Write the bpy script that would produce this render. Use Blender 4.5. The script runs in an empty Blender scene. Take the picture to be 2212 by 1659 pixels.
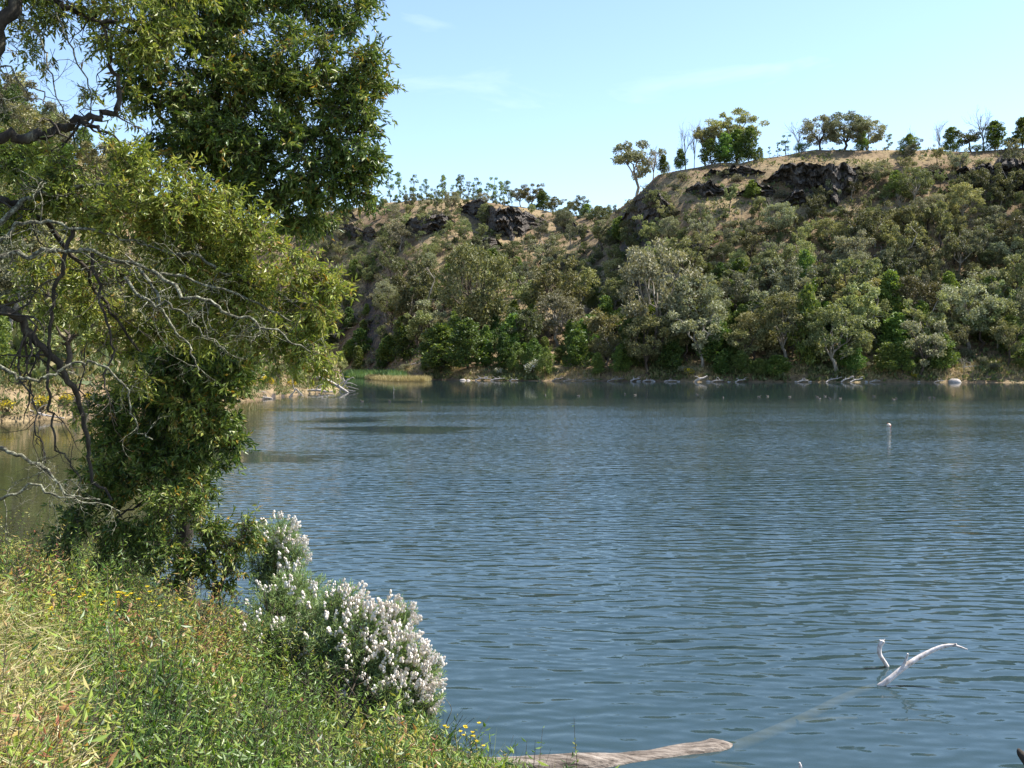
import bpy, math, random
import numpy as np
from mathutils import Matrix, Vector

random.seed(7)
rng = np.random.default_rng(7)
scene = bpy.context.scene
COL = scene.collection
R = math.radians

# ------------------------------------------------------------------ camera, sky, sun, exposure
F = 1005.0            # focal length in pixels of a 1024 wide frame
HZ = 366.0            # horizon row
EYE = 4.0             # eye height above the water
K = 1024.0 / 2212.0
cam_d = bpy.data.cameras.new('camera')
cam = bpy.data.objects.new('camera', cam_d)
COL.objects.link(cam)
cam.location = (0, 0, EYE)
cam.rotation_euler = (R(90), 0, 0)
cam_d.sensor_width = 36
cam_d.lens = 36 * F / 1024
cam_d.shift_y = -(384 - HZ) / 1024
cam_d.clip_end = 6000
cam_d.clip_start = 0.1
scene.camera = cam

SUN_EL, SUN_AZ = 55, 77     # azimuth from +Y (view direction) towards +X
world = bpy.data.worlds.new('World')
scene.world = world
world.use_nodes = True
wn, wl = world.node_tree.nodes, world.node_tree.links
for n in list(wn): wn.remove(n)
w_out = wn.new('ShaderNodeOutputWorld')
w_bg = wn.new('ShaderNodeBackground')
w_sky = wn.new('ShaderNodeTexSky')
w_sky.sky_type = 'NISHITA'
w_sky.sun_disc = False
w_sky.sun_elevation = R(SUN_EL)
w_sky.sun_rotation = R(SUN_AZ)
w_sky.altitude = 300
w_sky.air_density = 1.0
w_sky.dust_density = 0.55
w_sky.ozone_density = 1.6
w_bg.inputs['Strength'].default_value = 0.12
# thin cirrus streaks, mixed by direction
w_tc = wn.new('ShaderNodeTexCoord')
w_map = wn.new('ShaderNodeMapping'); w_map.inputs['Rotation'].default_value = (0, R(24), R(6)); w_map.inputs['Scale'].default_value = (2.2, 3.0, 9.0)
w_no = wn.new('ShaderNodeTexNoise'); w_no.inputs['Scale'].default_value = 2.1; w_no.inputs['Detail'].default_value = 7; w_no.inputs['Roughness'].default_value = 0.55; w_no.inputs['Distortion'].default_value = 0.5
w_rmp = wn.new('ShaderNodeMapRange'); w_rmp.inputs['From Min'].default_value = 0.6; w_rmp.inputs['From Max'].default_value = 0.78; w_rmp.inputs['To Max'].default_value = 0.13
w_mix = wn.new('ShaderNodeMix'); w_mix.data_type = 'RGBA'
w_mix.inputs['B'].default_value = (7.6, 7.9, 8.2, 1)
wl.new(w_tc.outputs['Generated'], w_map.inputs['Vector']); wl.new(w_map.outputs['Vector'], w_no.inputs['Vector'])
wl.new(w_no.outputs['Fac'], w_rmp.inputs['Value']); wl.new(w_rmp.outputs['Result'], w_mix.inputs['Factor'])
wl.new(w_sky.outputs['Color'], w_mix.inputs['A']); wl.new(w_mix.outputs['Result'], w_bg.inputs['Color'])
wl.new(w_bg.outputs['Background'], w_out.inputs['Surface'])

sun_d = bpy.data.lights.new('sun', 'SUN')
sun_d.energy = 5.0
sun_d.angle = R(0.5)
sun_d.color = (1.0, 0.95, 0.87)
sun = bpy.data.objects.new('sun', sun_d)
COL.objects.link(sun)
SUNV = Vector((math.sin(R(SUN_AZ)) * math.cos(R(SUN_EL)), math.cos(R(SUN_AZ)) * math.cos(R(SUN_EL)), math.sin(R(SUN_EL))))
sun.rotation_euler = SUNV.to_track_quat('Z', 'Y').to_euler()
sun.location = SUNV * 300

scene.view_settings.view_transform = 'Standard'
scene.view_settings.look = 'None'
scene.view_settings.exposure = 1.25
scene.view_settings.gamma = 1
scene.view_settings.use_curve_mapping = False

# ------------------------------------------------------------------ numpy helpers
def _hash(ix, iy, s):
    h = (ix.astype(np.int64) * 374761393 + iy.astype(np.int64) * 668265263 + s * 974634777) & 0xffffffff
    h = ((h ^ (h >> 13)) * 1274126177) & 0xffffffff
    return ((h ^ (h >> 16)) & 0xffff) / 65535.0
def vnoise(x, y, s=0):
    x = np.asarray(x, float); y = np.asarray(y, float)
    ix, iy = np.floor(x), np.floor(y)
    fx, fy = x - ix, y - iy
    fx = fx * fx * (3 - 2 * fx); fy = fy * fy * (3 - 2 * fy)
    a, b = _hash(ix, iy, s), _hash(ix + 1, iy, s)
    c, d = _hash(ix, iy + 1, s), _hash(ix + 1, iy + 1, s)
    return (a * (1 - fx) + b * fx) * (1 - fy) + (c * (1 - fx) + d * fx) * fy
def fbm(x, y, s=0, o=4):
    t, a, n = 0, 0.5, 0
    for i in range(o):
        t = t + a * vnoise(np.asarray(x) * 2 ** i, np.asarray(y) * 2 ** i, s + i * 17); n += a; a *= 0.5
    return t / n * 2 - 1
def sstep(a, b, x):
    t = np.clip((np.asarray(x, float) - a) / (b - a), 0, 1)
    return t * t * (3 - 2 * t)
def unit(v):
    return v / np.maximum(np.linalg.norm(v, axis=-1, keepdims=True), 1e-9)
def rdir(n):
    return unit(rng.normal(size=(n, 3)))

class MB:
    """collects verts and faces (tris or quads) with a tint per vertex; builds one mesh"""
    def __init__(s): s.v, s.f3, s.f4, s.t, s.n = [], [], [], [], 0
    def add(s, v, f, tint=0.5):
        v = np.asarray(v, float).reshape(-1, 3); f = np.asarray(f, np.int64)
        (s.f3 if f.shape[1] == 3 else s.f4).append(f + s.n)
        s.v.append(v); s.t.append(np.broadcast_to(np.asarray(tint, float), (len(v),)).copy()); s.n += len(v)
        return s
    def mesh(s, name, m, smooth=False):
        me = bpy.data.meshes.new(name)
        v = np.concatenate(s.v)
        f3 = np.concatenate(s.f3) if s.f3 else np.zeros((0, 3), np.int64)
        f4 = np.concatenate(s.f4) if s.f4 else np.zeros((0, 4), np.int64)
        nl = f3.size + f4.size; npoly = len(f3) + len(f4)
        me.vertices.add(len(v)); me.vertices.foreach_set('co', v.ravel().astype(np.float32))
        me.loops.add(nl); me.loops.foreach_set('vertex_index', np.concatenate([f3.ravel(), f4.ravel()]).astype(np.int32))
        me.polygons.add(npoly)
        st = np.concatenate([np.arange(len(f3)) * 3, f3.size + np.arange(len(f4)) * 4])
        me.polygons.foreach_set('loop_start', st.astype(np.int32))
        me.polygons.foreach_set('use_smooth', np.full(npoly, smooth))
        a = me.attributes.new('tint', 'FLOAT', 'POINT'); a.data.foreach_set('value', np.concatenate(s.t).astype(np.float32))
        me.update(calc_edges=True)
        me.materials.append(m)
        return me

def obj(name, mesh, parent=None, loc=None, kind=None):
    o = bpy.data.objects.new(name, mesh); COL.objects.link(o)
    if parent: o.parent = parent
    if loc is not None: o.location = loc
    if kind: o['kind'] = kind
    return o
def tag(o, label, cat, group=None):
    o['label'] = label; o['category'] = cat
    if group: o['group'] = group
    return o
def thing(name, label, cat, loc=(0, 0, 0), group=None):
    o = bpy.data.objects.new(name, None); COL.objects.link(o); o.location = loc; o.empty_display_size = 0.2
    return tag(o, label, cat, group)

def tube(mb, pts, rad, sides=6, tint=0.5, cap=True):
    pts = np.asarray(pts, float); n = len(pts)
    rad = np.broadcast_to(np.asarray(rad, float), (n,))
    tg = unit(np.gradient(pts, axis=0))
    ref = np.array([0.31, 0.17, 0.93]) if abs(tg[:, 2]).mean() < 0.8 else np.array([0.9, 0.3, 0.1])
    u = unit(np.cross(tg, ref)); w = np.cross(tg, u)
    a = np.arange(sides) * 2 * math.pi / sides
    ring = pts[:, None] + rad[:, None, None] * (np.cos(a)[None, :, None] * u[:, None] + np.sin(a)[None, :, None] * w[:, None])
    i = np.arange(n - 1)[:, None] * sides; j = np.arange(sides)[None]; j2 = (j + 1) % sides
    f = np.stack([i + j, i + j2, i + sides + j2, i + sides + j], -1).reshape(-1, 4)
    mb.add(ring, f, tint)
    if cap:
        b = (n - 1) * sides
        mb.add(np.vstack([ring[-1], pts[-1] + tg[-1] * rad[-1] * 0.6]), [[k, (k + 1) % sides, sides] for k in range(sides)], tint)
        mb.add(np.vstack([ring[0], pts[0] - tg[0] * rad[0] * 0.2]), [[(k + 1) % sides, k, sides] for k in range(sides)], tint)
def smooth_path(pts, k=5):
    """Catmull-Rom resampling"""
    p = np.asarray(pts, float)
    q = np.vstack([2 * p[0] - p[1], p, 2 * p[-1] - p[-2]])
    out = []
    for i in range(1, len(q) - 2):
        for t in np.arange(k) / k:
            out.append(0.5 * (2 * q[i] + (q[i + 1] - q[i - 1]) * t + (2 * q[i - 1] - 5 * q[i] + 4 * q[i + 1] - q[i + 2]) * t * t + (3 * q[i] - q[i - 1] - 3 * q[i + 1] + q[i + 2]) * t ** 3))
    out.append(p[-1])
    return np.array(out)
def twigs3(mb, a, b, r, tint=0.5):
    """many thin three-sided twigs from a to b"""
    n = len(a); d = unit(b - a); u = unit(np.cross(d, rdir(n))); w = np.cross(d, u)
    r = np.broadcast_to(np.asarray(r, float), (n,))[:, None]
    V = []
    for P, s in ((a, 1.0), (b, 0.35)):
        for k in range(3):
            th = k * 2.0944
            V.append(P + (u * math.cos(th) + w * math.sin(th)) * r * s)
    V = np.stack(V, 1)
    base = np.arange(n)[:, None, None] * 6
    f = np.array([[0, 1, 4, 3], [1, 2, 5, 4], [2, 0, 3, 5]])[None]
    t = np.repeat(np.broadcast_to(np.asarray(tint, float), (n,)), 6)
    mb.add(V.reshape(-1, 3), (base + f).reshape(-1, 4), t)
def leaves(mb, base, d, side, L, W, tint, bend=0.12, mid=0.45):
    """one folded quad per leaf"""
    n = len(base); nrm = unit(np.cross(d, side)); L = np.broadcast_to(L, (n,))[:, None]; W = np.broadcast_to(W, (n,))[:, None]
    m = base + d * L * mid + nrm * L * bend
    V = np.stack([base, m + side * W * 0.5, base + d * L, m - side * W * 0.5], 1)
    f = np.arange(n)[:, None] * 4 + np.array([[0, 1, 2, 3]])
    mb.add(V.reshape(-1, 3), f, np.repeat(np.broadcast_to(tint, (n,)), 4))

# ------------------------------------------------------------------ materials
def newmat(name):
    m = bpy.data.materials.new(name); m.use_nodes = True
    return m, m.node_tree.nodes, m.node_tree.links, m.node_tree.nodes['Principled BSDF']
def ramp(nt, stops):
    r = nt.new('ShaderNodeValToRGB'); e = r.color_ramp.elements
    while len(e) < len(stops): e.new(0.5)
    for k, (p, c) in enumerate(stops): e[k].position = p; e[k].color = (*c, 1)
    return r
def leaf_mat(name, stops, trans=0.3, rough=0.45, spec=0.4, objvar=0.0, tcol=1.5):
    m, nt, ln, p = newmat(name)
    at = nt.new('ShaderNodeAttribute'); at.attribute_name = 'tint'
    rp = ramp(nt, stops); col = rp.outputs['Color']
    ln.new(at.outputs['Fac'], rp.inputs['Fac'])
    if objvar:
        oi = nt.new('ShaderNodeObjectInfo')
        hs = nt.new('ShaderNodeHueSaturation')
        a = nt.new('ShaderNodeMapRange'); a.inputs['To Min'].default_value = 0.5 - 0.014 * objvar; a.inputs['To Max'].default_value = 0.5 + 0.026 * objvar
        b = nt.new('ShaderNodeMath'); b.operation = 'MULTIPLY'; b.inputs[1].default_value = 7.31
        c = nt.new('ShaderNodeMath'); c.operation = 'FRACT'
        d = nt.new('ShaderNodeMapRange'); d.inputs['To Min'].default_value = 1 - 0.3 * objvar; d.inputs['To Max'].default_value = 1 + 0.3 * objvar
        ln.new(oi.outputs['Random'], a.inputs['Value']); ln.new(oi.outputs['Random'], b.inputs[0]); ln.new(b.outputs[0], c.inputs[0]); ln.new(c.outputs[0], d.inputs['Value'])
        ln.new(a.outputs['Result'], hs.inputs['Hue']); ln.new(d.outputs['Result'], hs.inputs['Value']); ln.new(col, hs.inputs['Color'])
        col = hs.outputs['Color']
    ln.new(col, p.inputs['Base Color'])
    p.inputs['Roughness'].default_value = rough
    p.inputs['Specular IOR Level'].default_value = spec
    if trans:
        tr = nt.new('ShaderNodeBsdfTranslucent'); mx = nt.new('ShaderNodeMixShader'); mx.inputs['Fac'].default_value = trans
        g = nt.new('ShaderNodeMix'); g.data_type = 'RGBA'; g.blend_type = 'MULTIPLY'; g.inputs['Factor'].default_value = 1
        g.inputs['B'].default_value = (tcol, tcol, tcol * 0.5, 1)
        ln.new(col, g.inputs['A']); ln.new(g.outputs['Result'], tr.inputs['Color'])
        ln.new(p.outputs[0], mx.inputs[1]); ln.new(tr.outputs[0], mx.inputs[2])
        ln.new(mx.outputs[0], nt['Material Output'].inputs['Surface'])
    return m
def rough_mat(name, stops, scale=6, stretch=(1, 1, 1), bump=0.4, rough=0.9, detail=6, dist=0.05, coord='Object'):
    m, nt, ln, p = newmat(name)
    tc = nt.new('ShaderNodeTexCoord'); mp = nt.new('ShaderNodeMapping'); mp.inputs['Scale'].default_value = stretch
    no = nt.new('ShaderNodeTexNoise'); no.inputs['Scale'].default_value = scale; no.inputs['Detail'].default_value = detail; no.inputs['Roughness'].default_value = 0.65
    rp = ramp(nt, stops); bp = nt.new('ShaderNodeBump'); bp.inputs['Strength'].default_value = bump; bp.inputs['Distance'].default_value = dist
    ln.new(tc.outputs[coord], mp.inputs['Vector']); ln.new(mp.outputs[0], no.inputs['Vector']); ln.new(no.outputs['Fac'], rp.inputs['Fac'])
    ln.new(rp.outputs['Color'], p.inputs['Base Color']); ln.new(no.outputs['Fac'], bp.inputs['Height']); ln.new(bp.outputs[0], p.inputs['Normal'])
    p.inputs['Roughness'].default_value = rough; p.inputs['Specular IOR Level'].default_value = 0.25
    return m

M = {}
M['gum'] = leaf_mat('gum_leaves', [(0, (.07, .085, .032)), (.5, (.18, .18, .07)), (1, (.31, .28, .13))], .22, .55, .3, 1.8)
M['gum_grey'] = leaf_mat('grey_gum_leaves', [(0, (.10, .105, .055)), (.5, (.195, .19, .112)), (1, (.29, .27, .18))], .2, .55, .3, 1.5)
M['wattle'] = leaf_mat('wattle_leaves', [(0, (.035, .07, .016)), (.5, (.10, .15, .032)), (1, (.21, .245, .05))], .28, .5, .35, 1.4)
M['wattle_pale'] = leaf_mat('young_wattle_leaves', [(0, (.05, .085, .02)), (.5, (.12, .16, .035)), (1, (.19, .22, .06))], .3, .5, .35, .5)
M['scrub'] = leaf_mat('scrub_leaves', [(0, (.06, .085, .03)), (.35, (.13, .15, .055)), (.6, (.21, .185, .09)), (1, (.34, .27, .14))], .2, .6, .2, .0)
M['straw'] = leaf_mat('straw', [(0, (.16, .13, .05)), (.5, (.32, .25, .11)), (1, (.48, .40, .22))], .25, .6, .25, .0, 1.1)
M['reed'] = leaf_mat('reed_blades', [(0, (.06, .12, .04)), (.5, (.12, .20, .07)), (1, (.30, .30, .12))], .3, .5, .3, 0)
M['yellow'] = leaf_mat('yellow_blossom', [(0, (.5, .36, .01)), (1, (.75, .6, .03))], .25, .6, .2, 0, 1.1)
M['cream'] = leaf_mat('cream_blossom', [(0, (.45, .42, .30)), (1, (.75, .72, .6))], .15, .7, .2, 0, 1.0)
M['pale_bark'] = rough_mat('pale_gum_bark', [(.35, (.10, .085, .065)), (.55, (.28, .25, .20)), (.75, (.52, .48, .42))], 1.6, (1, 1, .4))
M['dark_bark'] = rough_mat('dark_bark', [(.3, (.035, .027, .02)), (.7, (.11, .085, .065))], 2.2, (1, 1, .3))
M['bleached'] = rough_mat('bleached_wood', [(.3, (.14, .12, .10)), (.5, (.34, .30, .27)), (.75, (.58, .54, .50))], 4, (1, 1, 1), .5)
M['grey_stone'] = rough_mat('grey_stone', [(.3, (.22, .20, .18)), (.6, (.42, .40, .37)), (.8, (.58, .56, .53))], 3, bump=.6, dist=.1)
M['near_bark'] = rough_mat('near_bark', [(.35, (.022, .018, .014)), (.55, (.055, .045, .034)), (.72, (.14, .13, .09))], 9, (1, 1, .35), .9, dist=.02)
M['lichen'] = rough_mat('lichen_bark', [(.36, (.035, .03, .022)), (.5, (.11, .105, .07)), (.6, (.27, .27, .19)), (.78, (.42, .42, .34))], 26, (1, 1, 1), .9, dist=.012)

# ------------------------------------------------------------------ terrain functions
RIDGE = np.array([(-1500, 215), (-300, 210), (100, 228), (250, 226), (324, 211), (394, 201), (454, 198), (486, 202), (532, 208), (569, 214), (597, 217), (606, 215), (620, 207), (634, 197), (657, 174), (685, 169), (722, 162), (741, 163), (759, 160), (787, 155), (815, 150), (926, 151), (972, 152), (1024, 147), (1300, 150), (2600, 190)], float)
FOOT = np.array([(-1500, 420), (330, 420), (365, 385), (400, 330), (430, 296), (470, 276), (600, 262), (700, 250), (1024, 240), (1400, 225), (2600, 150)], float)
CRST = np.array([(-1500, 560), (300, 540), (540, 505), (570, 490), (610, 440), (645, 375), (690, 350), (1024, 338), (1400, 320), (2600, 260)], float)
LFOOT = np.array([(-1500, 34), (-600, 52), (0, 70), (69, 76), (259, 118), (301, 141), (347, 166), (352, 170)], float)
LRIDGE = np.array([(-1500, -60), (-300, 80), (0, 122), (28, 128), (60, 150), (106, 178), (150, 212), (200, 252), (250, 292), (300, 335), (335, 362), (352, 372)], float)
def I(tab, c): return np.interp(c, tab[:, 0], tab[:, 1])
def fan_height(c, D):
    """ground height at column c (pixels) and depth D (metres): the two hills and the spur on the left"""
    c = np.asarray(c, float); D = np.asarray(D, float)
    X = (c - 512) / F * D
    df, dc = I(FOOT, c), I(CRST, c)
    hc = EYE + dc * (HZ - I(RIDGE, c)) / F
    t = (D - df) / (dc - df)
    n = fbm(X / 34, D / 34, 3, 4); n2 = fbm(X / 9, D / 9, 5, 3)
    tt = np.clip(t, 0, 1)
    prof = 0.018 * sstep(0, .03, tt) + 0.982 * (0.72 * tt ** 1.15 + 0.28 * sstep(0.02, 1.0, tt))
    h = hc * prof + np.where(t > 1, -(D - dc) * 0.02, 0)
    h = h + (n * 3.2 + n2 * .7) * sstep(0.03, .2, tt) * (1 - .85 * sstep(.86, 1.0, t)) + (n * .6) * sstep(.86, 1, t)
    h = np.where(t < 0, np.maximum(-2.5, (D - df) * .12), h)
    # spur on the left shore
    lf = I(LFOOT, c); lc = lf + 95; hl = EYE + lc * (HZ - I(LRIDGE, c)) / F
    tl = (D - lf) / 95.0
    tlc = np.clip(tl, 0, 1)
    pl = 0.03 * sstep(0, .04, tlc) + .97 * (0.6 * tlc + 0.4 * sstep(0, 1, tlc))
    back = 1 - sstep(1.0, 1.9, tl) * sstep(60, 190, c)
    hs = hl * pl * back + n * 1.8 * sstep(.05, .3, tlc) * np.clip(hl / 20, 0, 1)
    spit = sstep(0, 1, (352 - c) / 14)
    hs = np.where((tl > 0) & (c < 352), np.maximum(hs, 0.9 * sstep(0, .05, tlc) * (1 - sstep(.3, .7, tlc) * sstep(150, 300, c)) ), -3) * spit - 3 * (1 - spit)
    return np.maximum(h, hs)
def fan_pt(c, D, dz=0.0):
    c = np.asarray(c, float); D = np.asarray(D, float)
    return np.stack([(c - 512) / F * D, D, fan_height(c, D) + dz], -1)
DM = np.geomspace(50, 620, 900)
def ray_ground(c, y):
    """depth at which the line of sight through pixel (c, y) meets the ground (0: sky)"""
    c = np.atleast_1d(np.asarray(c, float)); y = np.atleast_1d(np.asarray(y, float))
    out = np.zeros(len(c))
    for a in range(0, len(c), 2000):
        cc, yy = c[a:a + 2000], y[a:a + 2000]
        h = fan_height(cc[:, None], DM[None]); py = HZ - F * (h - EYE) / DM[None]
        hit = (py <= yy[:, None]) & (h > .05)
        out[a:a + 2000] = np.where(hit.any(1), DM[hit.argmax(1)], 0)
    return out
def on_hill(xd, yd):
    """3-D ground point seen at displayed pixel (xd, yd) of the 2212 wide photograph"""
    c, y = xd * K, yd * K
    for k in range(60):
        D = ray_ground(c, y)[0]
        if D > 0: break
        y += 1
    p = fan_pt(c, D); return p, c, D
def px(xd, yd, D):
    """point at depth D behind displayed pixel (xd, yd)"""
    c, y = xd * K, yd * K
    return np.array([(c - 512) / F * D, D, EYE - (y - HZ) / F * D])
SH = np.array([(-80, 40), (-40, 31), (-20, 25), (-12, 21.5), (-9.5, 20), (-6.6, 18.2), (-4.5, 16.4), (-2.9, 14.2), (-1.7, 12.1), (-.9, 10.9), (-.2, 10.0), (.3, 9.1), (.8, 8.0), (1.6, 6.4), (3, 4.8), (6, 3), (15, 1), (80, -8)], float)
def bank_d(x, y):
    return (np.interp(x, SH[:, 0], SH[:, 1]) - y) * .78
def bank_z(x, y):
    d = bank_d(x, y)
    n = fbm(np.asarray(x) / 1.3, np.asarray(y) / 1.3, 21, 3)
    return np.where(d > 0, .06 + .15 * np.minimum(d, 3) + .29 * np.clip(d - 3, 0, 6) + .06 * np.maximum(d - 9, 0) + n * .13 * sstep(0, 1, d), np.maximum(.28 * d, -2.4))

# ------------------------------------------------------------------ setting: hills, lake bed, water, bank
def grid_mesh(mb, V):
    a, b = V.shape[:2]
    i = np.arange(a - 1)[:, None] * b + np.arange(b - 1)[None]
    mb.add(V.reshape(-1, 3), np.stack([i, i + 1, i + b + 1, i + b], -1).reshape(-1, 4))
def hill_mat():
    m, nt, ln, p = newmat('hill_ground')
    tc = nt.new('ShaderNodeTexCoord')
    n1 = nt.new('ShaderNodeTexNoise'); n1.inputs['Scale'].default_value = .06; n1.inputs['Detail'].default_value = 8; n1.inputs['Roughness'].default_value = .68
    n2 = nt.new('ShaderNodeTexNoise'); n2.inputs['Scale'].default_value = .8; n2.inputs['Detail'].default_value = 6; n2.inputs['Roughness'].default_value = .75
    r1 = ramp(nt, [(.3, (.12, .08, .05)), (.47, (.23, .165, .10)), (.6, (.30, .23, .13)), (.75, (.17, .16, .08))])
    r2 = ramp(nt, [(.3, (.35, .35, .35)), (.5, (.85, .85, .85)), (.7, (1.2, 1.2, 1.15))])
    mu = nt.new('ShaderNodeMix'); mu.data_type = 'RGBA'; mu.blend_type = 'MULTIPLY'; mu.inputs['Factor'].default_value = 1
    for n in (n1, n2): ln.new(tc.outputs['Object'], n.inputs['Vector'])
    ln.new(n1.outputs['Fac'], r1.inputs['Fac']); ln.new(n2.outputs['Fac'], r2.inputs['Fac'])
    ln.new(r1.outputs['Color'], mu.inputs['A']); ln.new(r2.outputs['Color'], mu.inputs['B'])
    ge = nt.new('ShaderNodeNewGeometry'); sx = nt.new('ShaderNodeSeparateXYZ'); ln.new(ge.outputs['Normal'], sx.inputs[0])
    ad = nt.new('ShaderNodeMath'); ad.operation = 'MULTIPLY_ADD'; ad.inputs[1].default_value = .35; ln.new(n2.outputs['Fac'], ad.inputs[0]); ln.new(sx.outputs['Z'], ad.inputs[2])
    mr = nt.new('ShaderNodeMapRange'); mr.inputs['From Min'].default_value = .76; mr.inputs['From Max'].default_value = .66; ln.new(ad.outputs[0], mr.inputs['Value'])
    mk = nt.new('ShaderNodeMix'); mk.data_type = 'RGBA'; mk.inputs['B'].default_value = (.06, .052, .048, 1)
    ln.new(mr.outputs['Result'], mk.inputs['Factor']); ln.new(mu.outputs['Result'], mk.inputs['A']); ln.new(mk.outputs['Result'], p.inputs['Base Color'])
    bp = nt.new('ShaderNodeBump'); bp.inputs['Strength'].default_value = .8; bp.inputs['Distance'].default_value = .5
    ln.new(n2.outputs['Fac'], bp.inputs['Height']); ln.new(bp.outputs[0], p.inputs['Normal'])
    p.inputs['Roughness'].default_value = .95; p.inputs['Specular IOR Level'].default_value = .1
    return m
cs = np.concatenate([np.linspace(-1500, -60, 60), np.arange(-50, 1075, 3.0), np.linspace(1085, 2600, 60)])
ds = np.concatenate([np.linspace(45, 230, 75), np.linspace(232, 400, 110), np.linspace(403, 580, 55), np.geomspace(590, 2600, 22)])
Cg, Dg = np.meshgrid(cs, ds, indexing='ij')
mb = MB(); grid_mesh(mb, np.stack([(Cg - 512) / F * Dg, Dg, fan_height(Cg, Dg)], -1))
obj('hills', mb.mesh('hills', hill_mat(), True), kind='structure')

mb = MB()
xs = np.concatenate([np.linspace(-80, -14, 40), np.linspace(-13.8, 8, 150), np.linspace(8.3, 80, 40)])
ys = np.concatenate([np.linspace(-80, 0, 30), np.linspace(.15, 26, 150), np.linspace(26.5, 60, 20)])
Xg, Yg = np.meshgrid(xs, ys, indexing='ij')
grid_mesh(mb, np.stack([Xg, Yg, bank_z(Xg, Yg)], -1))
M['soil'] = rough_mat('bank_soil', [(.3, (.02, .017, .01)), (.55, (.06, .048, .026)), (.8, (.14, .11, .06))], 3.0, bump=.8, dist=.08)
obj('bank', mb.mesh('bank', M['soil'], True), kind='structure')
M['mud'] = rough_mat('lake_mud', [(.3, (.02, .024, .012)), (.7, (.05, .05, .025))], .4, bump=.1)
mb = MB(); mb.add([(-3000, -300, -2.6), (3000, -300, -2.6), (3000, 3000, -2.6), (-3000, 3000, -2.6)], [[0, 1, 2, 3]])
obj('lake_bed', mb.mesh('lake_bed', M['mud']), kind='structure')

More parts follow.
